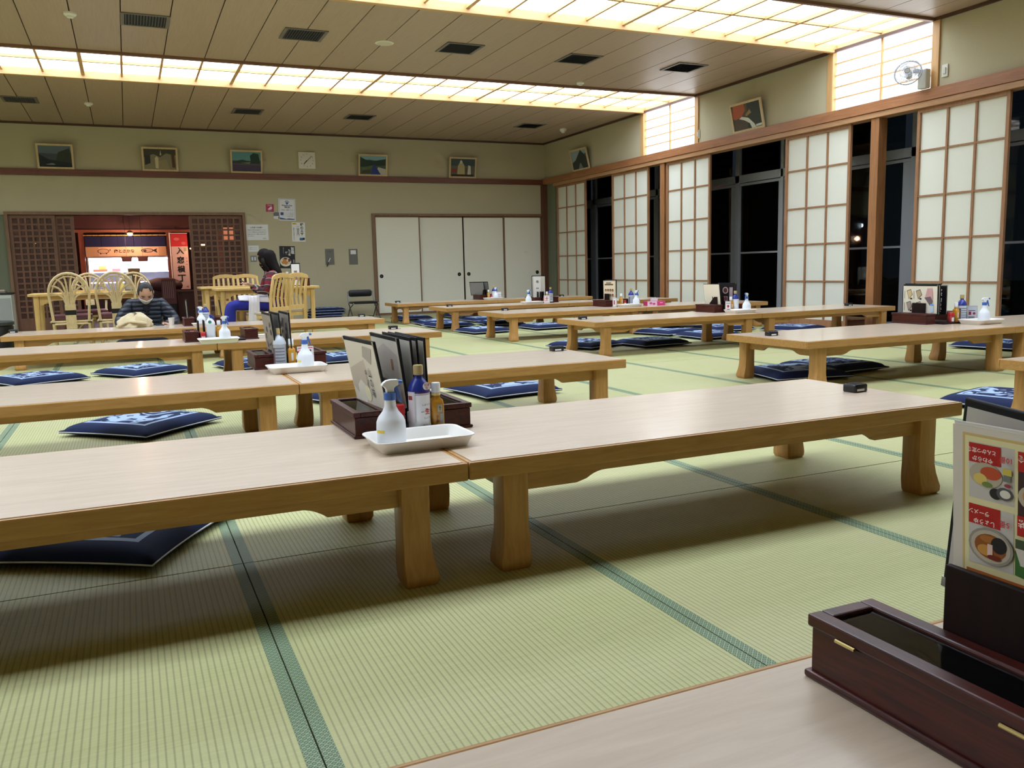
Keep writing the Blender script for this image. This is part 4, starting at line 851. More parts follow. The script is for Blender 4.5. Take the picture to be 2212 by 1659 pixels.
# ================================================================== FLOOR CUSHIONS
def cushion_mesh(S=0.56, H=0.085):
    n = 18; vs = []; top = []; h = S / 2
    def pt(u, v, s):
        # pinched corners, belly in the middle
        pinch = 1 - 0.035 * (1 - abs(u)) * 0 - 0.045 * ((1 - v * v) * (abs(u) ** 8) + 0) 
        x = u * h * (1 - 0.055 * (1 - v * v) * abs(u) ** 3); y = v * h * (1 - 0.055 * (1 - u * u) * abs(v) ** 3)
        f = max(0.0, (1 - u ** 4) * (1 - v ** 4)) ** 0.45
        z = 0.018 + s * (H / 2 if s > 0 else 0.018) * f + (0 if s > 0 else 0)
        return (x, y, max(0.0, z))
    mb = MB(); g = [(-1 + 2 * i / n) for i in range(n + 1)]
    a = [pt(u, v, 1) for v in g for u in g]; b = [pt(u, v, -1) for v in g for u in g]; N = n + 1
    F = [(r * N + c, r * N + c + 1, (r + 1) * N + c + 1, (r + 1) * N + c) for r in range(n) for c in range(n)]
    mb.add([(x, y, z + 0.012) for x, y, z in a], F); mb.add(b, [tuple(reversed(f)) for f in F])
    rim = [r for r in range(N)] + [r * N + n for r in range(1, N)] + [n * N + c for c in range(n - 1, -1, -1)] + [r * N for r in range(n - 1, 0, -1)]
    o = N * N; m = len(rim)
    mb.f += [(rim[i], rim[(i + 1) % m], o + rim[(i + 1) % m], o + rim[i]) for i in range(m)]; mb.m += [0] * m
    me = mb.mesh('cushion_cover', M_CUSH, True)
    e = [a[i] for i in rim]; pts = [(x * 1.004, y * 1.004, z + 0.0) for x, y, z in e]; pts.append(pts[0])
    pi = MB().tube(pts, 0.0028, 5).mesh('piping', mat((214, 216, 220), 0.7), True)
    return me, pi
CM, CP = cushion_mesh()
CC = [(-.10, 2.80, 60, 'nearest blue cushion, half under the low table at the lower left'),
      (.02, 4.83, 46, 'dark blue cushion lying corner on at the left, in front of the second table row'),
      (2.16, 4.99, 8, 'blue cushion under the right end of the second left table, print facing up'),
      (1.30, 5.15, 20, 'blue cushion showing just above the near rosewood box'),
      (-.70, 7.50, 30, 'blue cushion at the left edge between the second and third table rows'),
      (.06, 7.62, 35, 'pale patterned cushion left of centre between the second and third rows'),
      (.95, 7.58, 10, 'blue cushion glimpsed left of the second row bottles'),
      (1.78, 7.62, 5, 'blue cushion glimpsed just left of the leaning black menus'),
      (4.20, 4.56, -12, 'blue cushion under the left end of the right table, overlapped by its neighbour'),
      (4.68, 4.70, 4, 'blue cushion behind the near leg of the right table'),
      (4.74, 7.15, 4, 'blue cushion alone in front of the second right table'),
      (4.12, 7.40, 25, 'blue cushion behind the left legs of the second right table'),
      (4.30, 3.02, 14, 'blue cushion cut by the right edge behind the black menu folder'),
      (6.95, 5.05, 12, 'blue cushion at the right edge beneath the farther right table'),
      (7.00, 7.62, 20, 'blue cushion seen behind the right table near the rightmost shoji', ),
      (5.72, 7.50, 0, 'blue cushion behind the inner legs of the second right table'),
      (5.64, 8.18, 12, 'lower of two blue cushions stacked askew, second right row'),
      (6.45, 8.20, -10, 'blue cushion right of the askew stack'),
      (4.05, 9.90, 6, 'blue cushion in front of the left end of the third right table'),
      (4.96, 9.98, 2, 'blue cushion before the third right table, pale front print'),
      (4.78, 11.05, -6, 'blue cushion in the second last row, partly behind table legs'),
      (4.06, 11.20, 8, 'blue cushion beside the left legs of the second last table'),
      (4.92, 12.05, 4, 'blue cushion in front of the rearmost table, centre'),
      (4.10, 11.92, -4, 'blue cushion in front of the left leg of the rearmost table'),
      (4.20, 13.35, 0, 'dark cushion behind the left legs of the rearmost table'),
      (5.05, 13.45, 6, 'dark cushion under the middle of the rearmost table')]
for c in CC:
    t = thing('floor_cushion', c[3], 'cushion', (c[0], c[1], 0.0015), math.radians(c[2]), 'indigo printed floor cushions')
    inst(CM, 'cushion_cover', t, (0, 0, 0)); inst(CP, 'piping', t, (0, 0, 0.006))
t = thing('floor_cushion', 'upper of two blue cushions stacked askew, second right row', 'cushion', (5.88, 8.32, .074), math.radians(-14), 'indigo printed floor cushions', rot=(0.0, 0.0, math.radians(-14)))
inst(CM, 'cushion_cover', t, (0, 0, 0)); inst(CP, 'piping', t, (0, 0, 0.006))
M_NAVY = mat((30, 36, 58), 0.85)
for k in range(4):
    t = thing('floor_cushion', ('bottom', 'second', 'third', 'top')[k] + ' cushion of the dark stack by the back wall next to the folding chair', 'cushion', (3.02 + .02 * k, 14.55, 0.0015 + k * .045), math.radians((2, -4, 3, -2)[k]), 'stack of dark cushions by the wall')
    o = inst(CM, 'cushion_cover', t, (0, 0, 0)); inst(CP, 'piping', t, (0, 0, 0.006))

# ================================================================== ON THE CEILING
for x, y in ((.34, 8.87), (1.79, 8.88), (3.45, 8.87), (4.90, 8.87), (6.33, 8.84), (-1.10, 13.18), (1.79, 13.2), (3.45, 13.2), (6.34, 13.19)):
    nm = {(.34, 8.87): 'ceiling vent at the far left of the nearer row', (1.79, 8.88): 'ceiling vent second from left in the nearer row', (3.45, 8.87): 'ceiling vent in the middle of the nearer row, right of the round speaker',
          (4.90, 8.87): 'ceiling vent second from right in the nearer row', (6.33, 8.84): 'ceiling vent with bright edge nearest the right wall', (-1.10, 13.18): 'ceiling vent at the left edge, farther row',
          (1.79, 13.2): 'ceiling vent in the farther row above the second picture pair', (3.45, 13.2): 'ceiling vent in the farther row right of centre', (6.34, 13.19): 'ceiling vent in the farther row closest to the corner'}[(x, y)]
    t = thing('ceiling_vent', nm, 'vent', (x, y, ZC), group='grey ceiling vents'); MV = mat((112, 104, 96), .5)
    f = MB(); f.box(-.21, .21, -.205, -.178, -.010, 0); f.box(-.21, .21, .178, .205, -.010, 0); f.box(-.21, -.178, -.178, .178, -.010, 0); f.box(.178, .21, -.178, .178, -.010, 0); f.build('vent_frame', MV, t)
    MB().box(-.178, .178, -.178, .178, -.002, -.0005).build('vent_recess', mat((30, 30, 34), .8), t)
    sl = MB()
    for k in range(14): u = -.165 + k * .0254; sl.add([(u - .006, -.178, -.010), (u + .006, -.178, -.002), (u + .006, .178, -.002), (u - .006, .178, -.010)], [(0, 1, 2, 3)])
    o = sl.build('vent_slats', mat((74, 74, 80), .5), t); o['kind'] = 'stuff'
def puck(x, y, r, h, lb, cat, nm, base=True):
    t = thing(nm, lb, cat, (x, y, ZC)); m = mat((226, 222, 212), .5)
    MB().lathe([(r, 0), (r, -h * .35), (r * .8, -h * .6)], 24).build('base', m, t, sharp=40)
    MB().lathe([(r * .55, -h * .6), (r * .5, -h * .95), (r * .3, -h), (0, -h)], 20).build('dome', m, t, sharp=50)
puck(-.28, 8.85, .055, .045, 'round white smoke detector at the upper left of the ceiling', 'smoke detector', 'smoke_detector')
puck(-.29, 13.2, .055, .045, 'small white smoke detector on the far left part of the ceiling', 'smoke detector', 'smoke_detector')
puck(5.53, 9.98, .05, .04, 'small white smoke detector just in front of the farther light strip', 'smoke detector', 'smoke_detector')
puck(7.05, 13.35, .06, .07, 'grey white ceiling sensor near the back right corner', 'sensor', 'ceiling_sensor')
t = thing('ceiling_speaker', 'flat round cream ceiling speaker in the middle of the ceiling', 'speaker', (2.63, 8.92, ZC))
MB().lathe([(.10, 0), (.10, -.006), (.085, -.012)], 32).build('speaker_ring', mat((214, 206, 184), .5), t, sharp=40)
MB().lathe([(.084, -.0115), (.05, -.014), (0, -.014)], 28).build('speaker_grille', mat((198, 190, 170), .7), t)

# ================================================================== PICTURES AND CLOCK ON THE RAILS
M_PFR = wood('pale_picture_frame', (196, 172, 130), (212, 190, 150), 6, (6, 6, 1), 0.5)
def picture(x, y, z, W, H, label, layers, rz=0.0, lean=0.2, bg=(90, 100, 100)):
    t = thing('framed_picture', label, 'picture', (x, y, z), rot=(lean, 0, rz), group='framed pictures on the wall rail')
    s = .028; f = MB(); f.box(-W / 2, W / 2, 0, .02, 0, s); f.box(-W / 2, W / 2, 0, .02, H - s, H); f.box(-W / 2, -W / 2 + s, 0, .02, s, H - s); f.box(W / 2 - s, W / 2, 0, .02, s, H - s); f.build('picture_frame', M_PFR, t)
    MB().box(-W / 2 + s, W / 2 - s, .010, .018, s, H - s).build('picture_board', mat(bg, .35), t)
    w_, h_ = W / 2 - s, H - 2 * s
    cl = lambda u: max(-1, min(1, u)); L = [(c, [(cl(u) * w_, s + max(0, min(1, v)) * h_) for u, v in poly]) for c, poly in layers]
    if L: printed(t, L, y=.0095)
P = [
 (-.85, .50, 'framed picture at the far left, dark mountain and rocky shore', (52, 62, 76), [((96, 108, 122), [(-1, .65), (1, .6), (1, 1), (-1, 1)]), ((50, 56, 52), [(-.1, 0), (.2, .7), (.9, .9), (1, .6), (1, 0)]), ((30, 36, 44), [(-1, 0), (1, 0), (1, .2), (-.4, .35), (-1, .6)]), ((130, 130, 124), [(-.6, .12), (-.2, .18), (.0, .12), (-.4, .05)]), ((20, 22, 26), [(-.9, 0), (.9, 0), (.6, .08), (-.5, .1)])]),
 (.63, .53, 'framed picture second from the left, brown village street with pale monument', (130, 120, 96), [((70, 66, 56), [(-1, .6), (-.4, .75), (0, .6), (.4, .8), (1, .7), (1, 1), (-1, 1)]), ((150, 138, 108), [(-.2, 0), (.6, 0), (.4, .5), (-.2, .4)]), ((204, 192, 156), [(-.30, .05), (-.12, .05), (-.10, .55), (-.2, .66), (-.32, .55)]), ((90, 62, 40), [(.75, .1), (.95, .1), (.9, .8), (.7, .75)]), ((196, 190, 176), [(.0, .7), (.05, .95), (.1, .7)]), ((54, 54, 50), [(-.95, .2), (-.6, .3), (-.6, .7), (-.95, .7)])]),
 (1.957, .51, 'framed picture third from the left, purple field under turquoise sky', (78, 66, 84), [((98, 150, 158), [(-1, .55), (1, .55), (1, 1), (-1, 1)]), ((40, 60, 56), [(-1, .48), (-.3, .6), (.3, .5), (.25, .8), (.5, .95), (.85, .9), (.95, .5), (.9, .4), (-1, .42)]), ((120, 140, 90), [(-.4, .44), (.3, .48), (.2, .40)]), ((70, 60, 88), [(-1, 0), (1, 0), (1, .3), (-1, .35)])]),
 (4.10, .52, 'framed picture fourth from the left, blue river between green hills', (66, 80, 62), [((128, 168, 180), [(-1, .7), (-.3, .8), (.3, .75), (1, .8), (1, 1), (-1, 1)]), ((40, 58, 50), [(-1, .95), (-.6, .8), (0, .72), (.6, .8), (1, .85), (1, .5), (-1, .4)]), ((84, 104, 62), [(-.9, .35), (0, .5), (-.1, .35), (-.8, .2)]), ((46, 62, 132), [(-.15, 0), (.6, 0), (.3, .35), (.15, .55), (.02, .5), (-.1, .25)]), ((188, 186, 180), [(.62, 0), (1, 0), (1, .3), (.4, .4), (.35, .3)]), ((70, 66, 54), [(-.9, .05), (-.2, .05), (-.15, .25), (-.8, .2)])]),
 (5.79, .53, 'framed picture nearest the corner on the back wall, pale ornate festival float', (96, 92, 84), [((66, 80, 84), [(-1, .6), (1, .6), (1, 1), (-1, 1)]), ((182, 170, 130), [(-.45, .1), (.2, .1), (.15, .6), (-.15, .95), (-.4, .6)]), ((130, 66, 56), rect(-.9, -.5, .2, .45)), ((206, 204, 196), [(.4, .1), (.7, .1), (.65, .6), (.45, .65)]), ((50, 46, 44), rect(-.9, .9, .0, .12)), ((210, 206, 190), ell(-.15, .82, .1, .1)), ((100, 76, 60), rect(.2, .4, .15, .5))]),
]
for x, W, lb, bg, L in P: picture(x, YB - .045, 2.462, W, .37, lb, L, bg=bg)
picture(XR - .05, 9.00, 2.477, .60, .37, 'tilted framed picture on the right wall, waterfall with red maple leaves', [((60, 66, 62), [(0, 0), (1, 0), (1, 1), (.1, 1)]), ((170, 92, 62), [(-1, .5), (-.9, 1), (-.1, 1), (-.05, .75), (-.4, .5), (-.8, .45)]), ((150, 130, 84), [(-.1, .55), (.25, .75), (.35, .6), (.0, .5)]), ((206, 210, 200), [(-.55, .45), (-.35, .52), (.1, .42), (.45, .15), (.55, 0), (.25, 0), (.15, .2), (-.2, .36)]), ((90, 78, 62), [(-1, 0), (-.7, 0), (-.5, .35), (-.9, .42)]), ((200, 204, 196), [(.55, .02), (.95, .03), (.95, .12), (.55, .1)])], rz=-PI / 2, lean=.22, bg=(84, 74, 62))
picture(XR - .05, 13.45, 2.477, .60, .37, 'tilted framed picture on the right wall in the corner, dark mountain above a river', [((150, 166, 172), [(-1, .4), (1, .8), (1, 1), (-1, 1)]), ((58, 62, 60), [(-1, .3), (-.5, .5), (.3, 1), (.6, .8), (1, .5), (1, 0), (-1, 0)]), ((130, 136, 130), [(-.3, 0), (.3, 0), (.1, .3), (0, .3)])], rz=-PI / 2, lean=.22, bg=(80, 86, 84))
t = thing('wall_clock', 'square white wall clock between the pictures on the back wall', 'clock', (2.96, YB, 2.70), rot=(.0, 0, 0), group=None)
MB().box(-.145, .145, -.03, 0, -.14, .14).build('clock_case', mat((216, 214, 200), .35), t, bevel=.004)
MB().box(-.13, .13, -.0315, -.0302, -.125, .125).build('clock_face', mat((224, 222, 210), .15), t)
MB().bar((0, -.034, 0), (-.055, -.034, -.065), .012, .002, side=(0, 1, 0)).build('hour_hand', M_INK, t); MB().bar((-.02, -.036, -.03), (.085, -.036, .075), .007, .002, side=(0, 1, 0)).build('minute_hand', M_INK, t)
for h in range(1, 13):
    a = PI / 2 - h * PI / 6; lettering(str(h), t, (.105 * math.cos(a) - .011, .105 * math.cos(a) + .011, .105 * math.sin(a) - .011, .105 * math.sin(a) + .011), M_INK, y=-.0325, name='numeral')

# ================================================================== PAPERS AND PLATES ON THE BACK WALL
def sheet(x0, x1, z0, z1, label, cat, bg, layers=(), name='wall_notice', th=.004, tilt=0.0, y=YB):
    t = thing(name, label, cat, ((x0 + x1) / 2, y - .001, (z0 + z1) / 2), rot=(0, tilt, 0)); W, H = x1 - x0, z1 - z0
    MB().box(-W / 2, W / 2, -th, 0, -H / 2, H / 2).build('sheet', mat(bg, .5), t)
    if layers: printed(t, [(c, [(u * W / 2, v * H / 2) for u, v in p]) for c, p in layers], y=-th - .0004)
    return t, W / 2, H / 2, -th - .003
t, a, b, yy = sheet(1.876, 2.250, 1.365, 1.625, 'white notice sheet with lines of print beside the lattice door', 'notice', (226, 228, 228))
lettering('お客様へのお願い', t, (-a * .55, a * .55, b * .45, b * .78), mat((70, 72, 76), .6), y=yy)
for k, s in enumerate(('食事処のご利用はお食事の方のみとさせて', '頂きます。混雑時はお席の移動をお願いする', '場合がございます。ご理解とご協力をお願い', '申し上げます。')): lettering(s, t, (-a * .8, a * (.8 if k < 3 else -.25), b * (.22 - .26 * k), b * (.36 - .26 * k)), mat((70, 72, 76), .6), y=yy)
lettering('支配人', t, (a * .5, a * .8, -b * .86, -b * .7), mat((70, 72, 76), .6), y=yy)
t, a, b, yy = sheet(1.905, 2.075, 1.172, 1.275, 'small white note above the light switches', 'notice', (224, 226, 226))
for k, s in enumerate(('照明スイッチには', '触れないで下さい')): lettering(s, t, (-a * .75, a * .75, b * (.1 - .5 * k), b * (.45 - .5 * k)), mat((110, 112, 116), .6), y=yy)
t, a, b, yy = sheet(2.235, 2.362, 1.838, 1.962, 'square magenta pictogram sign with a white hand on the back wall', 'sign', (190, 40, 96), [((236, 220, 226), [(-.55, -.35), (-.1, .05), (.2, .38), (.5, .35), (.6, -.1), (.35, -.42), (-.3, -.5)])], name='wall_sign')
lettering('写真撮影', t, (-a * .7, a * .7, b * .55, b * .85), M_PAPER, y=yy); lettering('ご遠慮下さい', t, (-a * .6, a * .6, -b * .88, -b * .62), M_PAPER, y=yy)
sheet(2.364, 2.425, 1.84, 1.945, 'blank cream plate between the magenta sign and the wireless notice', 'plate', (186, 180, 146), name='wall_plate')
t, a, b, yy = sheet(2.352, 2.445, 1.715, 1.83, 'grey and white sticker left of the wireless notice', 'sticker', (222, 222, 226), [((110, 112, 122), [(-1, -.1), (1, -.1), (1, .95), (.4, 1), (-.4, 1), (-1, .8)]), ((60, 60, 70), [(.3, -.7), (.8, -.55), (.75, -.4)])], name='wall_sticker')
wf = [((90, 110, 160), ell(0, .50, .35, .30, 12, PI * .2, PI * .8) + [(0, .42)]), ((226, 228, 236), ell(0, .50, .28, .24, 12, PI * .2, PI * .8) + [(0, .42)]), ((90, 110, 160), ell(0, .48, .24, .19, 12, PI * .2, PI * .8) + [(0, .42)]), ((70, 84, 140), rect(-.78, -.42, -.52, -.26)), ((70, 96, 150), [(-.85, -.92), (.85, -.92), (.85, -.84), (.2, -.80), (-.1, -.86), (-.5, -.78), (-.85, -.74)]), ((90, 100, 130), rect(-.9, .9, .93, .95)), ((90, 100, 130), rect(-.9, -.88, -.92, .93)), ((90, 100, 130), rect(.88, .9, -.92, .93))]
t, a, b, yy = sheet(2.440, 2.725, 1.690, 2.060, 'white wireless network notice with blue fan symbol on the back wall', 'poster', (228, 230, 236), wf, name='wall_poster', tilt=.03)
lettering('Shimanto Free', t, (-a * .62, a * .62, b * .32, b * .44), mat((30, 40, 70), .6), y=yy, bold=.02); lettering('Wi-Fi', t, (-a * .32, a * .32, b * .12, b * .29), mat((30, 40, 70), .6), y=yy, bold=.03)
lettering('ご自由にご利用ください', t, (-a * .72, a * .72, -b * .10, b * .02), mat((50, 60, 90), .6), y=yy)
for k in range(3): lettering('ネットワークに接続し登録', t, (-a * .36 if k < 2 else -a * .7, a * .75, -b * (.36 + .14 * k), -b * (.28 + .14 * k)), mat((90, 100, 130), .6), y=yy)
t, a, b, yy = sheet(2.645, 2.868, 1.335, 1.660, 'white fish food poster with bold black writing and blue bag', 'poster', (232, 232, 228), [((226, 206, 60), rect(-.9, -.3, .78, .93)), ((60, 110, 160), [(.1, -.88), (.6, -.9), (.65, -.62), (.15, -.6)]), ((50, 60, 70), [(.55, -.8), (.85, -.88), (.95, -.6), (.6, -.58)])], name='wall_poster', tilt=.02)
lettering('鯉のエサ', t, (a * .15, a * .85, -b * .35, b * .93), M_INK, y=yy, vertical=True, bold=.03); lettering('一袋百円', t, (-a * .3, a * .1, -b * .45, b * .62), M_INK, y=yy, vertical=True); lettering('売店にてお求めください', t, (-a * .82, -a * .62, -b * .88, b * .45), mat((50, 50, 56), .6), y=yy, vertical=True); lettering('お知らせ', t, (-a * .86, -a * .34, b * .81, b * .90), M_INK, y=yy)
bowl = [((232, 226, 210), ell(-.25, -.42, .72, .42)), ((210, 198, 176), ell(-.25, -.38, .62, .33)), ((206, 132, 64), ell(-.35, -.42, .42, .26)), ((120, 66, 46), ell(-.25, -.12, .25, .08)), ((112, 62, 48), ell(.22, -.28, .2, .14)), ((228, 220, 196), ell(-.02, -.30, .12, .1)), ((226, 214, 180), ell(-.72, -.30, .12, .1)), ((228, 220, 190), ell(-.45, -.68, .14, .07))]
t, a, b, yy = sheet(2.412, 2.672, .883, 1.260, 'black poster with white brushed writing and a bowl of noodles', 'poster', (22, 22, 24), bowl, name='wall_poster', tilt=.02)
lettering('旨塩', t, (a * .45, a * .92, b * .30, b * .92), M_PAPER, y=yy, vertical=True, bold=.03); lettering('もつ煮', t, (a * .12, a * .42, b * .05, b * .80), M_PAPER, y=yy, vertical=True, bold=.02); lettering('麺', t, (-a * .25, a * .1, b * .24, b * .52), M_PAPER, y=yy, bold=.04)
lettering('当店自慢の一杯をどうぞ', t, (-a * .58, -a * .40, b * .3, b * .88), M_PAPER, y=yy, vertical=True); lettering('期間限定', t, (a * .72, a * .9, -b * .72, -b * .22), M_PAPER, y=yy, vertical=True); lettering('八百円', t, (a * .3, a * .9, -b * .95, -b * .78), M_PAPER, y=yy, bold=.03)
t = thing('light_switch', 'grey metal double switch plate left of the woman\'s head', 'switch', (1.982, YB - .001, 1.055)); MB().box(-.052, .052, -.006, 0, -.052, .052).build('plate', mat((126, 130, 130), .4, metal=.5), t, bevel=.002)
for sx in (-1, 1): MB().box(sx * .022 - .013, sx * .022 + .013, -.010, -.0062, -.03, .03).build('rocker', mat((214, 214, 206), .4), t, bevel=.001)
t = thing('wall_panel', 'grey metal access plate with a turned key handle, on the back wall', 'access panel', (3.272, YB - .001, 1.065)); MB().box(-.078, .078, -.005, 0, -.138, .138).build('plate', mat((112, 110, 102), .45, metal=.5), t, bevel=.002)
lettering('非常電話', t, (-.05, .05, .085, .102), M_INK, y=-.0065); MB().tube([(.005, -.012, -.02), (-.03, -.02, -.09)], .008).build('white_handle', M_WHITE, t); MB().tube([(-.03, -.02, -.09), (-.06, -.022, -.165)], .009).build('black_grip', M_BLACK, t)
t = thing('wall_panel', 'grey metal access plate with a white label, nearer the sliding doors', 'access panel', (3.69, YB - .001, 1.06)); MB().box(-.078, .078, -.005, 0, -.136, .136).build('plate', mat((112, 110, 102), .45, metal=.5), t, bevel=.002)
MB().box(-.048, .048, -.0065, -.0052, .045, .115).build('label_card', M_PAPER, t); MB().lathe([(.012, 0), (.01, .004), (0, .004)], 12).build('lock', M_CHROME, t, loc=(0, -.005, -.02), rot=(PI / 2, 0, 0))
# switches and fan on the right wall
for y, z, lb in ((10.12, 2.60, 'white switch plate on the right wall right of the farther lit window'), (6.14, 2.62, 'white socket plate with a plug to the right of the wall fan')):
    t = thing('wall_switch', lb, 'switch', (XR - .001, y, z)); MB().box(-.012, 0, -.035, .035, -.06, .06).build('plate', mat((206, 204, 190), .4), t, bevel=.004); MB().box(-.020, -.0125, -.014, .014, -.03, .03).build('rocker', mat((196, 196, 184), .4), t, bevel=.002)
MF = mat((214, 214, 208), .4); t = thing('wall_fan', 'white caged wall fan in front of the lit window on the right', 'fan', (XR - .03, 6.33, 2.50))
MB().box(-.075, .0, -.05, .05, -.02, .17).build('wall_bracket', MF, t, bevel=.012, seg=3)
MB().tube([(-.03, 0, .13), (-.09, .02, .15), (-.13, .05, .16)], .022, 10).build('arm', MF, t, smooth=True)
hd = Matrix.Translation((-.17, .08, .14)) @ Matrix.Scale(.80, 4) @ Euler((math.radians(72), 0, math.radians(-58)), 'XYZ').to_matrix().to_4x4()
def place(o): o.matrix_local = hd; return o
place(MB().lathe([(.02, -.10), (.042, -.09), (.045, -.02), (.03, -.005), (0, -.004)], 20).build('motor_housing', MF, t, sharp=50))
place(MB().lathe([(0, .075), (.035, .075), (.038, .065), (.03, .055)], 20).build('hub_disc', mat((150, 144, 130), .5), t, sharp=50))
bl = MB()
for k in range(3):
    a = k * 2 * PI / 3; bl.add([((r * math.cos(a + u)), (r * math.sin(a + u)), .03 + w_) for r, u, w_ in ((.03, -.3, -.01), (.09, -.55, -.02), (.135, -.35, -.018), (.14, .1, 0), (.12, .45, .02), (.07, .55, .02), (.03, .4, .01))], [(0, 1, 2, 3, 4, 5, 6)])
place(bl.build('blades', mat((206, 212, 232), .3, alpha=.75), t))
cg = MB()
for zz, r in ((.0, .15), (.062, .15), (.01, .158), (.075, .09), (.078, .05), (-.02, .09)): cg.tube([(r * math.cos(2 * PI * k / 32), r * math.sin(2 * PI * k / 32), zz) for k in range(33)], .0035 if r < .155 else .008, 5)
for k in range(24):
    a = 2 * PI * k / 24; cg.tube([(.03 * math.cos(a), .03 * math.sin(a), .078), (.10 * math.cos(a), .10 * math.sin(a), .074), (.148 * math.cos(a), .148 * math.sin(a), .045), (.155 * math.cos(a), .155 * math.sin(a), .01), (.12 * math.cos(a), .12 * math.sin(a), -.018), (.04 * math.cos(a), .04 * math.sin(a), -.03)], .0016, 4)
o = place(cg.build('wire_cage', mat((170, 174, 180), .3), t)); o['kind'] = 'stuff'
# low wooden step on the veranda
t = thing('wooden_step', 'low wooden step box behind the shoji opening, beneath the second right table row', 'step', (7.95, 8.3, 0.0)); MB().box(-.14, .14, -.75, .75, .085, .11).build('tread', wood('step_wood', (206, 160, 112), (224, 182, 136), 4, (12, 1, 12)), t, bevel=.003); MB().box(-.13, .13, -.72, .72, 0, .084).build('step_base', wood('step_base_wood', (150, 100, 66), (170, 118, 80), 4, (12, 1, 12)), t)

# ================================================================== CHAIRS AND DINING TABLES AT THE BACK
def dining_table(x0, x1, y0, y1, z, label, arch=True):
    t = thing('dining_table', label, 'table', (x0, y0, 0)); L, D = x1 - x0, y1 - y0
    MB().box(0, L, 0, D, z - .03, z).build('table_top', M_OAK, t, bevel=.005)
    for x in (.05, L - .11):
        for y in (.04, D - .10): MB().loft([[(x + a, y + b, zz) for a, b in rrect(0, .058 - k, 0, .058 - k, .01, 2)] for zz, k in ((0, .014), (z - .031, 0))]).build('leg', M_OAK, t, sharp=40)
    def ap(L_): 
        e = .1; pts = [(0, z - .031), (0, z - .13), (.03, z - .13)] + [(.03 + .12 * k / 5, z - .13 + .05 * math.sin(PI / 2 * k / 5)) for k in range(6)]; return pts + [(L_ - u, v) for u, v in reversed(pts)]
    for y in (.06, D - .08): MB().prism([(u + .11, v) for u, v in ap(L - .22)], y, y + .018).build('apron', M_OAK, t)
    for x in (.07, L - .09): MB().box(x, x + .018, .10, D - .10, z - .11, z - .031).build('end_apron', M_OAK, t)
    return t
dining_table(-1.02, .28, 10.82, 11.55, .635, 'pale wooden dining table on the left with rattan chairs around it')
dining_table(1.00, 2.27, 11.12, 11.80, .63, 'pale wooden dining table the woman sits at')
dining_table(.88, 2.05, 11.95, 12.60, .645, 'pale wooden dining table behind the woman\'s one')

M_SEATP = mat((92, 52, 60), .35, name='plum_vinyl'); M_BIND = mat((34, 26, 22), .6)
def rattan_chair(x, y, rz, label):
    t = thing('rattan_chair', label, 'chair', (x, y, 0), rz, 'rattan chairs with fan shaped backs')       # back toward local -Y
    arc = [(-.17, -.16, .02)] + [(-.175 - .022 * k / 4, -.17 - .02 * k / 4, .35 + .28 * k / 4) for k in range(5)] + [(-.197 * math.cos(a), -.20, .63 + .225 * math.sin(a)) for a in [PI * k / 14 for k in range(1, 14)]] + [(.175 + .022 * k / 4, -.17 - .02 * k / 4, .35 + .28 * k / 4) for k in range(4, -1, -1)] + [(.17, -.16, .02)]
    MB().tube(arc, .014, 8).build('hoop_frame', M_RATT, t, smooth=True)
    MB().tube([(-.165 * math.cos(a), -.19, .63 + .19 * math.sin(a)) for a in [PI * k / 14 for k in range(15)]], .009, 6).build('inner_hoop', M_RATT, t, smooth=True)
    for s in (-1, 1):
        for (ex, ez, bx) in ((.18, .64, .045), (.165, .72, .034), (.115, .79, .022), (.045, .825, .010)):
            pts = [(s * bx * .8, -.185, .33), (s * bx * .8, -.19, .52)] + [(s * (bx + (ex - bx) * (k / 5) ** 1.5), -.19, .56 + (ez - .56) * (1 - (1 - k / 5) ** 2.0)) for k in range(1, 6)]
            MB().tube(pts, .0105, 6).build('fan_cane', M_RATT, t, smooth=True)
    b = MB().box(-.052, .052, -.200, -.176, .25, .52).build('splat', M_RATT, t, bevel=.003)
    MB().box(-.054, .054, -.205, -.171, .405, .455).build('black_binding', M_BLACK, t)
    MB().loft([[(u, v, z) for u, v in rrect(-.20 + k, .20 - k, -.14 + k, .24 - k, .06, 5)] for z, k in ((.345, .01), (.36, 0), (.395, 0), (.405, .02))]).build('seat_cushion', M_SEATP, t, sharp=50)
    MB().tube([(-.2, -.14, .33), (-.2, .22, .33), (.2, .22, .33), (.2, -.14, .33), (-.2, -.14, .33)], .012, 7).build('seat_rail', M_RATT, t)
    MB().tube([(-.165, -.165, .305), (.165, -.165, .305)], .010, 7).build('back_rail', M_RATT, t)
    MB().tube([(-.16 * math.cos(a), -.165, .10 + .15 * math.sin(a)) for a in [PI * k / 10 for k in range(11)]], .009, 6).build('arch_brace', M_RATT, t, smooth=True)
    for s in (-1, 1): MB().tube([(s * .19, .21, .33), (s * .185, .225, .0)], .013, 7).build('leg', M_RATT, t)
    for s in (-1, 1):
        for z in (.32, .52): MB().tube([(s * (.178 + (.01 if z > .5 else 0)), -.17, z - .006), (s * (.178 + (.01 if z > .5 else 0)), -.17, z + .006)], .018, 8).build('cane_binding', M_BIND, t)
rattan_chair(-.585, 10.62, 0, 'front left rattan chair, its fan back toward the viewer')
rattan_chair(-.125, 10.62, 0, 'front rattan chair directly left of the seated man')
rattan_chair(-.45, 12.0, PI, 'rear left rattan chair beyond the dining table')
rattan_chair(.08, 12.0, PI, 'rear rattan chair beyond the dining table, behind the man\'s head')

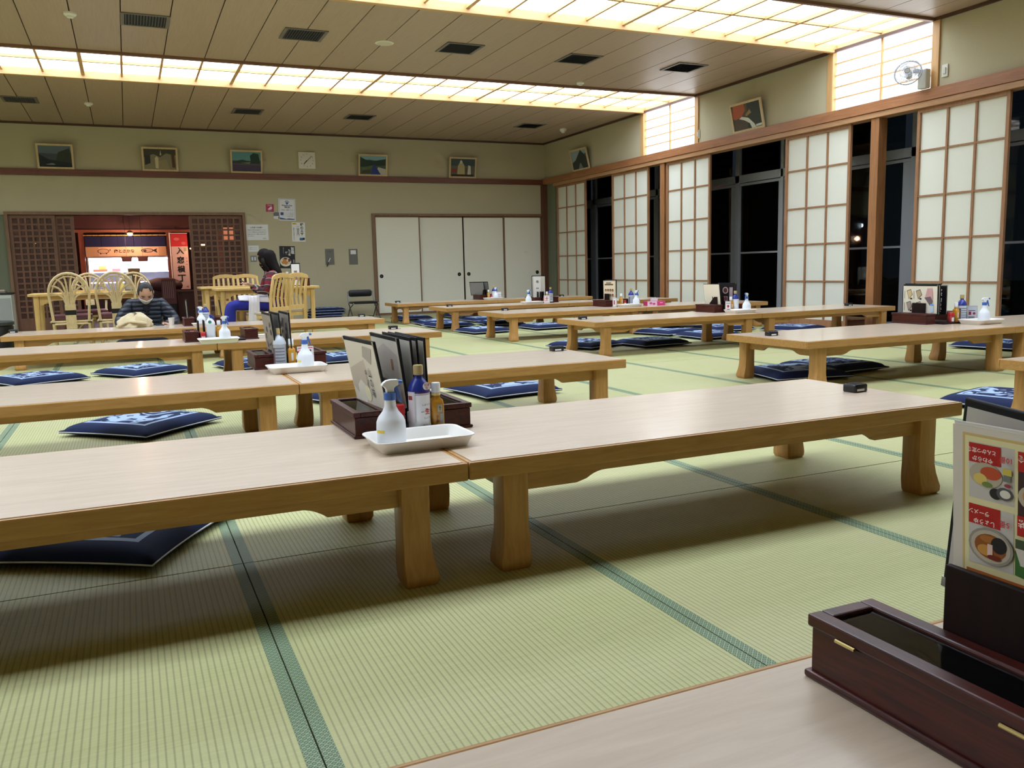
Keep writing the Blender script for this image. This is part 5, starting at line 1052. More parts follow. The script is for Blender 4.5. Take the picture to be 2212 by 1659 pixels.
def slat_chair(x, y, rz, label, S=1.0):
    t = thing('slat_back_chair', label, 'chair', (x, y, 0), rz, 'pale wooden chairs with slatted backs'); t.scale = (S, S, S)   # back at local -Y, seat toward +Y
    MB().loft([[(u, v, z) for u, v in rrect(-.19 + k, .19 - k, -.16 + k, .21 - k, .05, 4)] for z, k in ((.315, .012), (.325, 0), (.345, 0), (.352, .015))]).build('seat_pad', mat((196, 180, 158), .6), t, sharp=50)
    f = MB(); f.box(-.18, .18, -.15, .20, .27, .314); f.build('seat_frame', M_OAK, t, bevel=.003)
    def post(s): return MB().tube([(s * .165, -.17, 0), (s * .168, -.165, .32), (s * .175, -.185, .55), (s * .168, -.235, .765)], [.017, .019, .018, .017], 8).build('back_post', M_OAK, t, smooth=True)
    post(-1); post(1)
    top = [(-.185, .735), (-.18, .765)] + [(-.15 + .30 * k / 8, .785 + .020 * math.sin(PI * k / 8)) for k in range(9)] + [(.18, .765), (.185, .735), (.15, .735)] + [(.15 - .30 * k / 8, .735 + .015 * math.sin(PI * k / 8)) for k in range(1, 8)] + [(-.15, .735)]
    MB().prism(top, -.252, -.225).build('top_rail', M_OAK, t, bevel=.003)
    MB().box(-.155, .155, -.185, -.162, .355, .405).build('lower_rail', M_OAK, t, bevel=.003)
    for k in range(4):
        u = -.105 + .07 * k; mb = MB(); mb.loft([[(u - .016, yy, z), (u + .016, yy, z), (u + .016, yy + .01, z), (u - .016, yy + .01, z)] for z, yy in ((.40, -.18), (.50, -.172), (.62, -.195), (.745, -.24))]); mb.build('back_slat', M_OAK, t)
    for s in (-1, 1): MB().tube([(s * .165, .185, .28), (s * .165, .19, 0)], [.018, .015], 8).build('leg', M_OAK, t); MB().tube([(s * .165, -.165, .12), (s * .165, .185, .12)], .010, 6).build('stretcher', M_OAK, t)
slat_chair(1.53, 10.52, math.radians(42), 'slat back chair the woman sits on, seen from behind at an angle')
slat_chair(1.80, 11.00, math.radians(34), 'slat back chair right beside the woman\'s, at the table\'s right end')
slat_chair(1.36, 13.30, PI, 'slat back chair behind the tables, farthest left of the group')
slat_chair(1.60, 12.84, PI + .05, 'slat back chair behind the tables, facing the viewer just left of the woman')
slat_chair(2.03, 12.95, PI - .1, 'slat back chair behind the tables mostly hidden by the woman')

t = thing('folding_chair', 'black padded steel folding chair against the back wall beside the sliding doors', 'chair', (3.66, 14.35, 0), 0); M_TUBE = mat((120, 124, 124), .35, metal=.8)
MB().loft([[(u, y, v) for u, v in rrect(-.20 + k, .20 - k, .37 + k, .485 - k, .035, 4)] for y, k in ((.15, .012), (.16, 0), (.185, 0), (.195, .012))]).build('backrest', M_BLACK, t, sharp=50)
MB().loft([[(u, v, z) for u, v in rrect(-.21 + k, .21 - k, -.22 + k, .16 - k, .03, 4)] for z, k in ((.255, .01), (.262, 0), (.285, 0), (.292, .01))]).build('seat', M_BLACK, t, sharp=50)
for s in (-1, 1):
    MB().tube([(s * .215, .17, .46), (s * .225, .10, .26), (s * .235, -.22, .01)], .010, 7).build('front_leg', M_TUBE, t); MB().tube([(s * .21, -.20, .265), (s * .225, .02, .18), (s * .225, .21, .01)], .009, 7).build('rear_leg', M_TUBE, t)
MB().tube([(-.235, -.20, .03), (.235, -.20, .03)], .008, 6).build('foot_bar', M_TUBE, t); MB().tube([(-.225, .20, .03), (.225, .20, .03)], .008, 6).build('rear_bar', M_TUBE, t)

# clutter on the dining tables
t = thing('menu_stand', 'dark framed menu card standing on the woman\'s table', 'menu', (2.03, 11.42, .63), -.35); MB().box(-.06, .06, 0, .006, 0, .30).build('board', M_BLACK, t); MB().box(-.052, .052, -.003, -.0005, .01, .285).build('page', M_PAPER, t); printed(t, [((150, 110, 120), rect(-.02, .02, .08, .2))], y=-.0035)
t = thing('small_box', 'small dark rosewood box on the woman\'s table', 'box', (2.12, 11.30, .63)); MB().box(-.055, .055, -.06, .06, 0, .088).build('box_body', M_ROSE, t, bevel=.003); MB().box(-.058, .058, -.063, .063, .089, .10).build('box_lid', M_ROSE, t, bevel=.002)
t = thing('soy_sauce_bottle', 'sauce bottle standing on the woman\'s table behind the chair backs', 'bottle', (1.90, 11.30, .63)); MB().lathe([(.031, 0), (.033, .003), (.033, .12), (.014, .16), (.014, .19), (0, .19)], 18).build('bottle_body', mat((220, 216, 220), .35), t, sharp=50); MB().lathe([(.0335, .12), (.015, .158), (.015, .160)], 18).build('shoulder', mat((40, 56, 130), .35), t, sharp=50)
t = thing('menu_stand', 'wire framed menu standing on the rattan chairs\' table, left of the man\'s head', 'menu', (.02, 11.35, .637), -.5); MB().box(-.055, .055, 0, .008, 0, .19).build('board', M_BLACK, t); MB().box(-.048, .048, -.003, -.0005, .01, .18).build('page', mat((150, 146, 140), .5), t)
t = thing('sauce_bottle', 'yellowish squeeze bottle on the rattan chairs\' table', 'bottle', (-.06, 11.30, .637)); MB().lathe([(.024, 0), (.025, .08), (.012, .10), (.012, .13), (0, .13)], 16).build('bottle_body', mat((200, 176, 90), .4), t, sharp=50); MB().lathe([(.013, .131), (.012, .15), (0, .15)], 14).build('cap', M_WHITE, t, sharp=50)
t = thing('place_mat_stack', 'stack of pale boards lying on the rattan chairs\' table', 'tray', (-.40, 11.2, .636)); MB().box(-.18, .18, -.12, .12, 0, .012).build('tray', M_OAK, t); MB().box(-.16, .14, -.10, .11, .0125, .022).build('upper_tray', M_OAK, t)

# ================================================================== LEFT EDGE
t = thing('cabinet_heater', 'pale grey cabinet with dark top at the left edge by the lattice door', 'cabinet', (-1.66, 13.6, 0)); MB().box(-.35, .2, -.15, .2, 0, .60).build('cabinet_body', mat((176, 178, 168), .6), t, bevel=.004); MB().box(-.36, .21, -.16, .2, .601, .625).build('cabinet_top', M_BLACK, t); MB().box(.03, .19, -.155, -.1505, .12, .55).build('side_panel', mat((140, 142, 136), .6), t)
t = thing('magazine', 'brownish papers stacked on the pale grey cabinet', 'papers', (-1.68, 13.6, .6255)); MB().box(-.15, .15, -.1, .12, 0, .02).build('lower_papers', mat((120, 104, 84), .7), t); MB().box(-.10, .14, -.08, .1, .0205, .04).build('upper_papers', mat((170, 160, 140), .7), t)
t = thing('round_stool', 'black drum shaped stool at the left edge behind the seated man\'s table', 'stool', (-1.42, 11.2, 0)); MB().lathe([(.19, 0), (.20, .01), (.20, .27), (.19, .29)], 32).build('stool_body', M_BLACK, t, sharp=40); MB().lathe([(.205, .29), (.21, .30), (.21, .325), (.19, .335), (0, .337)], 32).build('stool_seat', mat((62, 66, 64), .5), t, sharp=40)

# ================================================================== THE PASSAGE AND STALL BEYOND THE DOORWAY
struct(MB().box(-3.0, 3.4, YB + .14, 19.2, -.10, -.01).build('floor', mat((74, 48, 40), .6)))
struct(MB().box(-3.0, 3.4, YB + .14, 19.2, 2.5, 2.6).build('ceiling', mat((60, 38, 32), .8)))
struct(MB().box(-3.1, -3.0, YB + .14, 19.2, -.1, 2.6).build('wall_left', M_REDW)); struct(MB().box(3.4, 3.5, YB + .14, 19.2, -.1, 2.6).build('wall_right', M_REDW)); struct(MB().box(-3.1, 3.5, 19.1, 19.2, -.1, 2.6).build('wall_back', mat((64, 36, 32), .8)))
struct(MB().box(-3.0, 3.4, 17.95, 18.05, 1.69, 2.5).build('trim_13', mat((74, 34, 30), .7))); struct(MB().box(-3.0, 3.4, 17.90, 18.0, 1.64, 1.69).build('trim_14', wood('stall_beam', (132, 72, 50), (150, 84, 60), 4, (1, 10, 10))))
for k, x in enumerate((-.72, .80, 1.75, -1.9)): struct(MB().box(x - .045, x + .045, 17.90, 18.0, 0, 1.64).build('trim_%d' % (15 + k), wood('stall_post_%d' % k, (132, 66, 46), (150, 80, 58), 4, (10, 10, 1))))
t = thing('shop_curtain', 'dark navy split curtain hung on a pole over the food stall', 'curtain', (0, 17.88, 0)); MB().tube([(-.68, 0, 1.585), (.76, 0, 1.585)], .010).build('curtain_pole', M_OAK, t)
for k in range(5): MB().box(-.66 + k * .28, -.66 + k * .28 + .274, -.006, .004, 1.375, 1.565).build('curtain_panel', mat((30, 32, 74), .9), t)
hk = MB()
for k in range(14): hk.box(-.64 + k * .104, -.625 + k * .104, -.008, .006, 1.56, 1.60)
o = hk.build('hanging_loops', M_BLACK, t); o['kind'] = 'stuff'
t = thing('stall_sign', 'beige signboard with a pig, a fish and brushed writing over the showcase', 'sign', (0, 17.86, 0)); MB().box(-.66, .74, 0, .02, 1.19, 1.37).build('signboard', mat((206, 158, 116), .7), t)
pig = [(-.36 + .10 * math.cos(a), 1.29 + .045 * math.sin(a)) for a in [2 * PI * k / 24 for k in range(24)]]
fish = [(.40 + .11 * math.cos(a), 1.295 + .042 * math.sin(a)) for a in [2 * PI * k / 24 for k in range(24)]]
printed(t, [((226, 184, 150), rect(-.44, .60, 1.20, 1.36)), ((40, 34, 40), pig), ((214, 172, 138), [( -.36 + (x + .36) * .88, 1.29 + (z - 1.29) * .82) for x, z in pig]), ((40, 34, 40), [(-.26, 1.31), (-.24, 1.33), (-.235, 1.29)]), ((40, 34, 40), rect(-.42, -.40, 1.235, 1.26)), ((40, 34, 40), rect(-.32, -.30, 1.235, 1.26)),
            ((40, 40, 48), fish), ((190, 160, 140), [(.40 + (x - .40) * .86, 1.295 + (z - 1.295) * .76) for x, z in fish]), ((40, 40, 48), [(.49, 1.295), (.58, 1.335), (.56, 1.295), (.58, 1.245)]), ((40, 40, 48), ell(.33, 1.30, .008, .008)), ((70, 60, 60), ell(.36, 1.29, .03, .025))], y=-.001)
lettering('肉とさかな', t, (-.20, .20, 1.255, 1.325), M_INK, y=-.006, bold=.03)
t = thing('display_case', 'brightly lit glass food showcase with shelves in the stall', 'showcase', (.07, 18.15, 0))
MB().box(-.72, .72, .02, .5, 0, .45).build('case_base', mat((70, 50, 46), .5), t); MB().box(-.72, .72, .46, .50, .45, 1.17).build('case_back', mat((232, 232, 240), .5), t)
for s in (-1, 1): MB().box(s * .72 - .012, s * .72 + .012, 0, .5, .45, 1.17).build('case_side', M_WHITE, t)
MB().box(-.73, .73, 0, .5, 1.17, 1.20).build('case_roof', M_WHITE, t); MB().box(-.70, .70, .02, .06, 1.135, 1.160).build('tube_light', glow('showcase_tube', (244, 240, 255), 14), t)
for z in (.50, .70, .90): MB().box(-.70, .70, .06, .45, z, z + .012).build('shelf', mat((206, 210, 226), .3), t); MB().box(-.70, .70, .05, .058, z - .01, z + .005).build('shelf_light', glow('shelf_tube', (240, 236, 255), 8), t)
MB().box(-.70, .70, .004, .010, .45, 1.13).build('front_glass', glass_mat('showcase_glass', (1, 1, 1), .95), t)
q = random.Random(11)
for x, z, w_, h_, c, nm, cat, lb in ((-.52, .913, .24, .04, (226, 120, 70), 'food_box', 'box', 'orange food carton on the top shelf of the showcase'), (-.48, .955, .12, .06, (240, 190, 90), 'food_box', 'box', 'yellow pack upon the orange carton in the showcase'), (-.24, .913, .14, .05, (226, 140, 140), 'food_box', 'box', 'pink food carton on the showcase top shelf'), (-.02, 1.02, .06, .05, (130, 200, 210), 'price_card', 'card', 'pale turquoise price card in the showcase')):
    t = thing(nm, lb, cat, (.07 + x, 18.30, z)); MB().box(-w_ / 2, w_ / 2, -.04, .04, 0, h_).build('carton', mat(c, .6), t, bevel=.004)
for k in range(12):
    t = thing('food_pack', 'small wrapped food pack in the row on the middle showcase shelf', 'food', (-.50 + k * .095, 18.33, .713), group='wrapped food packs on the middle showcase shelf'); MB().ellipsoid((0, 0, .018), (.036, .03, .018), 10, 6).build('pack', mat((190 + 10 * (k % 3), 150, 160), .5), t, smooth=True)
for k, x in enumerate((.03, .31)):
    t = thing('hanging_basket', ('left', 'right')[k] + ' dark brown basket shade hanging before the showcase', 'basket', (x, 17.70, 1.09)); MB().loft([[(u, v, z) for u, v in rrect(-w_, w_, -.05, .05, .02, 3)] for z, w_ in ((.0, .075), (.09, .10))]).build('basket_body', mat((84, 44, 40), .7), t); MB().tube([(0, 0, .09), (0, 0, 1.41)], .003, 5).build('cord', M_BLACK, t)
# upright banner
t = thing('banner_flag', 'upright red and white banner with large black characters at the stall', 'banner', (.98, 17.75, 0)); MB().tube([(-.17, 0, 0), (-.17, 0, 1.62)], .009).build('pole', M_WHITE, t); MB().tube([(-.17, 0, 1.61), (.15, 0, 1.61)], .006).build('cross_arm', M_WHITE, t)
MB().box(-.15, .145, -.003, .001, .54, 1.60).build('flag_cloth', mat((214, 186, 180), .85), t)
printed(t, [((196, 54, 60), rect(-.15, .145, 1.36, 1.60)), ((214, 110, 108), ell(-.05, 1.50, .05, .03)), ((210, 100, 100), ell(.07, 1.42, .04, .03)), ((160, 170, 130), rect(.07, .12, 1.27, 1.34)), ((150, 90, 80), [(.06, .58), (.12, .62), (.10, .60), (.12, .57)])], y=-.0035)
for k, ch in enumerate('入恋横丁'): lettering(ch, t, (-.075, .075, 1.21 - k * .175, 1.345 - k * .175), M_INK, y=-.007, bold=.03)
for k in range(3): lettering('湯', t, (.095, .12, 1.12 - k * .06, 1.15 - k * .06), mat((150, 90, 90), .6), y=-.007)
# pendant lamps
def pendant(x, y, z, r, s, lb):
    t = thing('pendant_lamp', lb, 'lamp', (x, y, z)); MB().tube([(0, 0, r), (0, 0, 2.5 - z)], .003, 5).build('cord', M_BLACK, t); MB().ellipsoid((0, 0, 0), (r, r, r * .9)).build('bulb', glow('warm_bulb_%d' % int(1000 * x + 5000), (255, 176, 110), s), t, smooth=True); MB().lathe([(r * 1.6, r * .2), (r * .5, r * 1.3)], 16).build('shade', mat((120, 70, 44), .5), t)
pendant(.12, 17.55, 1.60, .045, 34, 'glowing warm bulb over the navy curtain of the stall'); pendant(-1.46, 17.6, 1.46, .035, 22, 'warm bulb glimpsed through the left lattice door'); pendant(1.40, 17.6, 1.385, .04, 24, 'warm bulb glimpsed through the right lattice door'); pendant(1.18, 17.7, 1.32, .022, 16, 'small warm bulb just right of the banner')
t = thing('lit_paper_window', 'orange lit paper window pane behind the top right of the right lattice door', 'window', (1.83, 17.2, 1.56)); MB().box(-.10, .12, 0, .01, -.10, .13).build('lit_pane', glow('orange_paper', (240, 140, 100), 1.3), t); f = MB(); f.box(-.12, .14, -.005, .015, .13, .15); f.box(-.12, .14, -.005, .015, -.12, -.10); f.box(-.12, -.10, -.005, .015, -.1, .13); f.box(.12, .14, -.005, .015, -.1, .13); f.box(-.12, -.10, -.005, .015, -1.57, -.12); f.box(.12, .14, -.005, .015, -1.57, -.12); f.build('pane_frame', M_REDW, t)
t = thing('notice_board', 'dark board with columns of writing standing in front of the stall', 'sign', (.66, 16.6, 0)); MB().box(-.10, .14, 0, .02, .30, .74).build('board', mat((110, 70, 66), .7), t); [MB().box(-.075 + k * .032, -.065 + k * .032, -.002, -.0005, .40, .70).build('writing_column', mat((170, 130, 124), .7), t) for k in range(6)]; MB().box(-.09, .13, .0, .02, 0, .30).build('stand', M_BLACK, t)
t = thing('sack_pile', 'dark brown covered heap behind the man\'s head in front of the showcase', 'bundle', (.58, 17.3, 0)); MB().box(-.25, .33, -.15, .15, 0, .55).build('crate', mat((60, 32, 30), .7), t, bevel=.03); MB().ellipsoid((.04, 0, .62), (.34, .2, .16), 18, 10).build('cloth_cover', mat((66, 34, 36), .6), t, smooth=True)
t = thing('paper_bag', 'tan paper bag standing before the showcase', 'bag', (.13, 17.0, 0)); MB().loft([[(u, v, z) for u, v in rrect(-.10 - k, .10 + k, -.05, .05, .008, 2)] for z, k in ((.55, -.01), (.95, 0))]).build('bag_body', mat((176, 138, 84), .8), t); MB().box(-.14, .14, -.07, .07, 0, .549).build('bag_stand', mat((60, 36, 32), .7), t)
t = thing('wooden_bin', 'brown slatted bin below the upright banner', 'bin', (1.00, 16.9, 0)); MB().box(-.16, .14, -.14, .14, 0, .50).build('bin_body', mat((82, 54, 46), .7), t, bevel=.01); MB().box(-.17, .15, -.15, .15, .501, .53).build('bin_lid', mat((96, 66, 54), .7), t)

# ================================================================== PEOPLE
M_SKIN = mat((196, 150, 122), .55, name='skin'); M_HAIRK = mat((24, 20, 20), .45, name='black_hair')
def skinned(pts, edges, sub=2):
    """pts: name -> (x, y, z, rx, ry); returns verts, faces of a Skin + Subdivision surface"""
    names = list(pts); idx = {n: i for i, n in enumerate(names)}
    me = bpy.data.meshes.new('s'); me.from_pydata([pts[n][:3] for n in names], [(idx[a], idx[b]) for a, b in edges], [])
    o = bpy.data.objects.new('s', me); COL.objects.link(o); m = o.modifiers.new('k', 'SKIN'); m.use_smooth_shade = True
    for i, n in enumerate(names):
        v = me.skin_vertices[0].data[i]; v.radius = (pts[n][3], pts[n][4]); v.use_root = (i == 0)
    u = o.modifiers.new('u', 'SUBSURF'); u.levels = sub; u.render_levels = sub
    bpy.context.view_layer.update(); dg = bpy.context.evaluated_depsgraph_get(); r = bpy.data.meshes.new_from_object(o.evaluated_get(dg))
    vs = [v.co.copy() for v in r.vertices]; fs = [tuple(p.vertices) for p in r.polygons]
    bpy.data.objects.remove(o); bpy.data.meshes.remove(me); bpy.data.meshes.remove(r); return vs, fs
def chain(mb, pts, mi=0, sub=2):
    P = {str(i): p for i, p in enumerate(pts)}; vs, fs = skinned(P, [(str(i), str(i + 1)) for i in range(len(pts) - 1)], sub); mb.add(vs, fs, mi)
NLA, NLO = 22, 28
def head_pt(la, lo, k=1.0):
    """la 0 = chin, 1 = crown; lo 0 = front; head faces local -Y"""
    t = PI * la; p = 2 * PI * lo; x = math.sin(t) * math.sin(p); y = -math.sin(t) * math.cos(p); z = -math.cos(t)
    X = x * .074; Y = y * .093; Z = z * .116
    if z < 0: X *= 1 + .30 * z * (0.6 if y < 0 else .2); Y *= 1 + .14 * z
    if y > 0 and z < -.2: Y *= .85
    if y < 0:
        f = max(0, -y)
        Y -= .017 * math.exp(-(x / .16) ** 2 - ((z + .22) / .20) ** 2) * f            # nose
        Y += .008 * (math.exp(-((abs(x) - .40) / .17) ** 2 - ((z - .02) / .10) ** 2)) * f   # eye hollows
        Y -= .004 * math.exp(-(x / .3) ** 2 - ((z + .62) / .08) ** 2) * f             # lips
    return Vector((X * k, Y * k, Z * k))
def head_shell(pred, k=1.0, k2=None):
    vs = []; ids = {}; fs = []
    def vid(a, b, lay):
        key = (a, b % NLO, lay)
        if key not in ids: ids[key] = len(vs); vs.append(head_pt(a / NLA, (b % NLO) / NLO, k if lay == 0 else k2))
        return ids[key]
    cells = [(a, b) for a in range(NLA) for b in range(NLO) if pred((a + .5) / NLA, ((b + .5) / NLO + .5) % 1 - .5)]
    S = set(cells)
    for a, b in cells:
        fs.append((vid(a, b, 0), vid(a, b + 1, 0), vid(a + 1, b + 1, 0), vid(a + 1, b, 0)))
        if k2:
            fs.append((vid(a + 1, b, 1), vid(a + 1, b + 1, 1), vid(a, b + 1, 1), vid(a, b, 1)))
            for (da, db, p, q_) in ((-1, 0, (a, b), (a, b + 1)), (1, 0, (a + 1, b + 1), (a + 1, b)), (0, -1, (a + 1, b), (a, b)), (0, 1, (a, b + 1), (a + 1, b + 1))):
                if (a + da, (b + db) % NLO) not in S: fs.append((vid(*q_, 0), vid(*p, 0), vid(*p, 1), vid(*q_, 1)))
    return vs, fs
def hand(mb, M, mi=0):
    """palm and five bent fingers; palm from wrist at origin toward local -Y, thumb on +X side"""
    def T(l): return [(*(M @ Vector(p[:3])), p[3], p[4]) for p in l]
    chain(mb, T([(0, .02, 0, .019, .019), (0, -.02, 0, .028, .013), (0, -.06, -.002, .032, .012)]), mi, 1)
    for x, L, in ((-.024, .045), (-.008, .058), (.009, .062), (.025, .055)):
        chain(mb, T([(x * .8, -.05, 0, .009, .009), (x, -.078, -.003, .0088, .0088), (x, -.078 - L * .5, -.012, .008, .008), (x, -.078 - L * .8, -.030, .007, .007)]), mi, 1)
    chain(mb, T([(.02, -.015, 0, .011, .011), (.044, -.04, -.008, .010, .010), (.052, -.068, -.018, .0085, .0085)]), mi, 1)
def limb_part(name, P, E_, m, root, sub=2):
    vs, fs = skinned(P, E_, sub); return MB().add(vs, fs).build(name, m, root, smooth=True)

# the seated man, bowed forward over the table -------------------------------------------------
man = thing('person', 'person in navy quilted jacket and white mask sitting bowed at the low table', 'person', (.165, 9.78, 0))
mb = MB(); HM = Matrix.Translation((.0, -.135, .632)) @ Euler((math.radians(38), 0, math.radians(4)), 'XYZ').to_matrix().to_4x4()
vs, fs = head_shell(lambda a, b: True); mb.add([HM @ v for v in vs], fs)
vs, fs = skinned({'a': (0, .10, .14, .10, .09), 'b': (0, .04, .34, .12, .09), 'c': (0, -.02, .48, .08, .07), 'd': (0, -.06, .55, .052, .052), 'e': (0, -.10, .61, .048, .048)}, [('a', 'b'), ('b', 'c'), ('c', 'd'), ('d', 'e')]); mb.add(vs, fs)
for s in (-1, 1):
    mb.add([HM @ Vector((s * (.074 + .006 * math.cos(t)), .008 + .018 * math.sin(t) * .8, .0 + .030 * math.cos(t * 1.0 + .3))) for t in [2 * PI * k / 10 for k in range(10)]] + [HM @ Vector((s * .088, .016, 0))], [(k, (k + 1) % 10, 10) for k in range(10)])
    hand(mb, Matrix.Translation((s * .15, -.30, .315)) @ Euler((0, 0, math.radians(s * 38)), 'XYZ').to_matrix().to_4x4() @ Matrix.Scale(-s, 4, (1, 0, 0)))
mb.build('body', M_SKIN, man, smooth=True)
ey = MB()
for s in (-1, 1): c = HM @ Vector((s * .030, -.082, .004)); ey.ellipsoid(c, (.012, .005, .0035), 10, 6)
ey.build('eyes', mat((40, 28, 24), .4), man)
br = MB()
for s in (-1, 1): br.tube([HM @ Vector((s * .014, -.094, .020)), HM @ Vector((s * .032, -.090, .025)), HM @ Vector((s * .048, -.078, .020))], .0035, 5)
br.build('eyebrows', mat((44, 36, 32), .7), man)
vs, fs = head_shell(lambda a, b: (a > .80) or (a > .66 and abs(b) > .11) or (a > .50 and abs(b) > .19) or (a > .30 and abs(b) > .30), 1.015, 1.075)
MB().add([HM @ v for v in vs], fs).build('hair', mat((50, 48, 48), .6, noise=.3, nscale=40), man, smooth=True)
vs, fs = head_shell(lambda a, b: .05 < a < .455 and abs(b) < .17 + .06 * (a < .3), 1.06, 1.09)
MB().add([HM @ (v + Vector((0, -.006 if v.y < -.05 else 0, 0))) for v in vs], fs).build('face_mask', mat((226, 226, 226), .8), man, smooth=True)
for s in (-1, 1): MB().tube([HM @ Vector((s * .062, -.062, -.02)), HM @ Vector((s * .078, -.02, .0)), HM @ Vector((s * .082, .01, .012))], .0015, 5).build('mask_loop', M_WHITE, man)
PUF = puffer_mat()
J = {'pel': (0, .12, .13, .175, .14), 'spi': (0, .09, .27, .175, .135), 'che': (0, .03, .40, .185, .13), 'nek': (0, -.035, .535, .10, .085)}
E_ = [('pel', 'spi'), ('spi', 'che'), ('che', 'nek')]
for s, n in ((-1, 'l'), (1, 'r')):
    J.update({'sh' + n: (s * .15, .0, .50, .088, .088), 'el' + n: (s * .265, -.06, .335, .066, .066), 'fo' + n: (s * .24, -.20, .300, .055, .055), 'wr' + n: (s * .165, -.285, .312, .042, .042)})
    E_ += [('che', 'sh' + n), ('sh' + n, 'el' + n), ('el' + n, 'fo' + n), ('fo' + n, 'wr' + n)]
limb_part('quilted_jacket', J, E_, PUF, man)
MB().tube([(.0, -.128, .49), (.0, -.125, .42), (.0, -.085, .30)], .006, 6).build('jacket_zip', M_BLACK, man)
vs, fs = skinned({'a': (0, -.075, .50, .055, .03), 'b': (0, -.098, .43, .03, .02)}, [('a', 'b')]); MB().add(vs, fs).build('dark_shirt', mat((24, 26, 36), .9), man, smooth=True)
T = {'p': (0, .12, .10, .14, .095)}
for s, n in ((-1, 'l'), (1, 'r')): T.update({'h' + n: (s * .11, .06, .10, .09, .085), 'k' + n: (s * .30, -.20, .10, .065, .065), 'c' + n: (s * .12, -.30, .065, .05, .05), 'f' + n: (-s * .04, -.24, .05, .042, .042)})
limb_part('trousers', T, [('p', 'hl'), ('p', 'hr')] + [(a + n, b + n) for n in 'lr' for a, b in (('h', 'k'), ('k', 'c'), ('c', 'f'))], mat((44, 48, 60), .9), man)

# the seated woman, in profile to the left -----------------------------------------------------
wo = thing('person', 'person with long dark hair and red plaid shirt looking at a phone', 'person', (1.585, 10.64, .0), -PI / 2)
mb = MB(); HW = Matrix.Translation((.0, -.035, .985)) @ Euler((math.radians(26), 0, 0), 'XYZ').to_matrix().to_4x4() @ Matrix.Scale(.93, 4)
vs, fs = head_shell(lambda a, b: True); mb.add([HW @ v for v in vs], fs)
vs, fs = skinned({'a': (0, .05, .46, .09, .08), 'b': (0, .05, .64, .10, .07), 'c': (0, .03, .78, .07, .055), 'd': (0, .0, .85, .042, .042), 'e': (0, -.02, .91, .040, .040)}, [('a', 'b'), ('b', 'c'), ('c', 'd'), ('d', 'e')]); mb.add(vs, fs)
for s in (-1, 1): hand(mb, Matrix.Translation((s * .065, -.225, .665)) @ Euler((math.radians(-25), 0, math.radians(s * 22)), 'XYZ').to_matrix().to_4x4() @ Matrix.Scale(-s * .9, 4, (1, 0, 0)) @ Matrix.Scale(.9, 4, (0, 1, 0)))
for s in (-1, 1): mb.ellipsoid((s * .085, -.60, .045), (.035, .10, .035), 12, 8)
mb.build('body', M_SKIN, wo, smooth=True)
ey = MB(); [ey.ellipsoid(HW @ Vector((s * .030, -.084, .004)), (.012, .005, .005), 10, 6) for s in (-1, 1)]; ey.build('eyes', mat((30, 22, 20), .3), wo)
MB().ellipsoid(HW @ Vector((0, -.096, -.068)), (.018, .006, .006), 10, 6).build('mouth', mat((170, 90, 86), .5), wo)
M_WHAIR = wood('black_hair_strands', (14, 10, 10), (32, 23, 21), 20, (6, 6, .6), .7, spec=0.12)
vs, fs = head_shell(lambda a, b: (a > .74) or (abs(b) > .10), 1.03, 1.13); hm = MB().add([HW @ v for v in vs], fs)
rings = []; n = 40
for z, cy, rx, ry in ((1.085, -.012, .03, .035), (1.07, -.020, .062, .074), (1.03, -.026, .084, .102), (.985, -.026, .094, .110), (.94, -.014, .099, .108), (.90, .008, .105, .100), (.86, .036, .112, .088), (.82, .064, .118, .072), (.78, .092, .112, .054), (.745, .112, .098, .034), (.72, .122, .078, .018)):
    rings.append([((rx + .003 * math.sin(k * 2.7 + z * 9)) * math.cos(2 * PI * k / n), cy + (ry + .004 * math.sin(k * 2.3)) * math.sin(2 * PI * k / n) * (1 if math.sin(2 * PI * k / n) > 0 or z > 1.05 or z < .9 else .93), z) for k in range(n)])
hm.loft(rings[::-1]); hm.build('hair', M_WHAIR, wo, smooth=True)
for s in (-1, 1): MB().tube([(s * .070, -.085, .98), (s * .088, -.080, .91), (s * .095, -.040, .85), (s * .10, .01, .80)], [.022, .026, .024, .010], 10).build('hair_lock', M_WHAIR, wo, smooth=True)
PL = plaid_mat()
J = {'hem': (0, .05, .385, .150, .125), 'pel': (0, .06, .45, .14, .12), 'spi': (0, .055, .56, .135, .115), 'che': (0, .025, .71, .15, .13), 'nek': (0, .0, .825, .08, .07)}
E_ = [('hem', 'pel'), ('pel', 'spi'), ('spi', 'che'), ('che', 'nek')]
for s, nn in ((-1, 'l'), (1, 'r')):
    J.update({'sh' + nn: (s * .14, .01, .785, .074, .074), 'el' + nn: (s * .175, -.085, .570, .055, .055), 'fo' + nn: (s * .13, -.16, .615, .046, .046), 'wr' + nn: (s * .075, -.215, .655, .034, .034)})
    E_ += [('che', 'sh' + nn), ('sh' + nn, 'el' + nn), ('el' + nn, 'fo' + nn), ('fo' + nn, 'wr' + nn)]
limb_part('plaid_shirt', J, E_, PL, wo)
T = {'p': (0, .04, .42, .12, .08)}
for s, nn in ((-1, 'l'), (1, 'r')): T.update({'h' + nn: (s * .09, -.02, .43, .088, .082), 'm' + nn: (s * .09, -.26, .44, .078, .074), 'k' + nn: (s * .088, -.48, .43, .068, .066), 'c' + nn: (s * .088, -.50, .26, .064, .064), 'f' + nn: (s * .086, -.52, .09, .058, .058)})
limb_part('blue_trousers', T, [('p', 'hl'), ('p', 'hr')] + [(a + nn, b + nn) for nn in 'lr' for a, b in (('h', 'm'), ('m', 'k'), ('k', 'c'), ('c', 'f'))], mat((34, 38, 136), .9), wo)
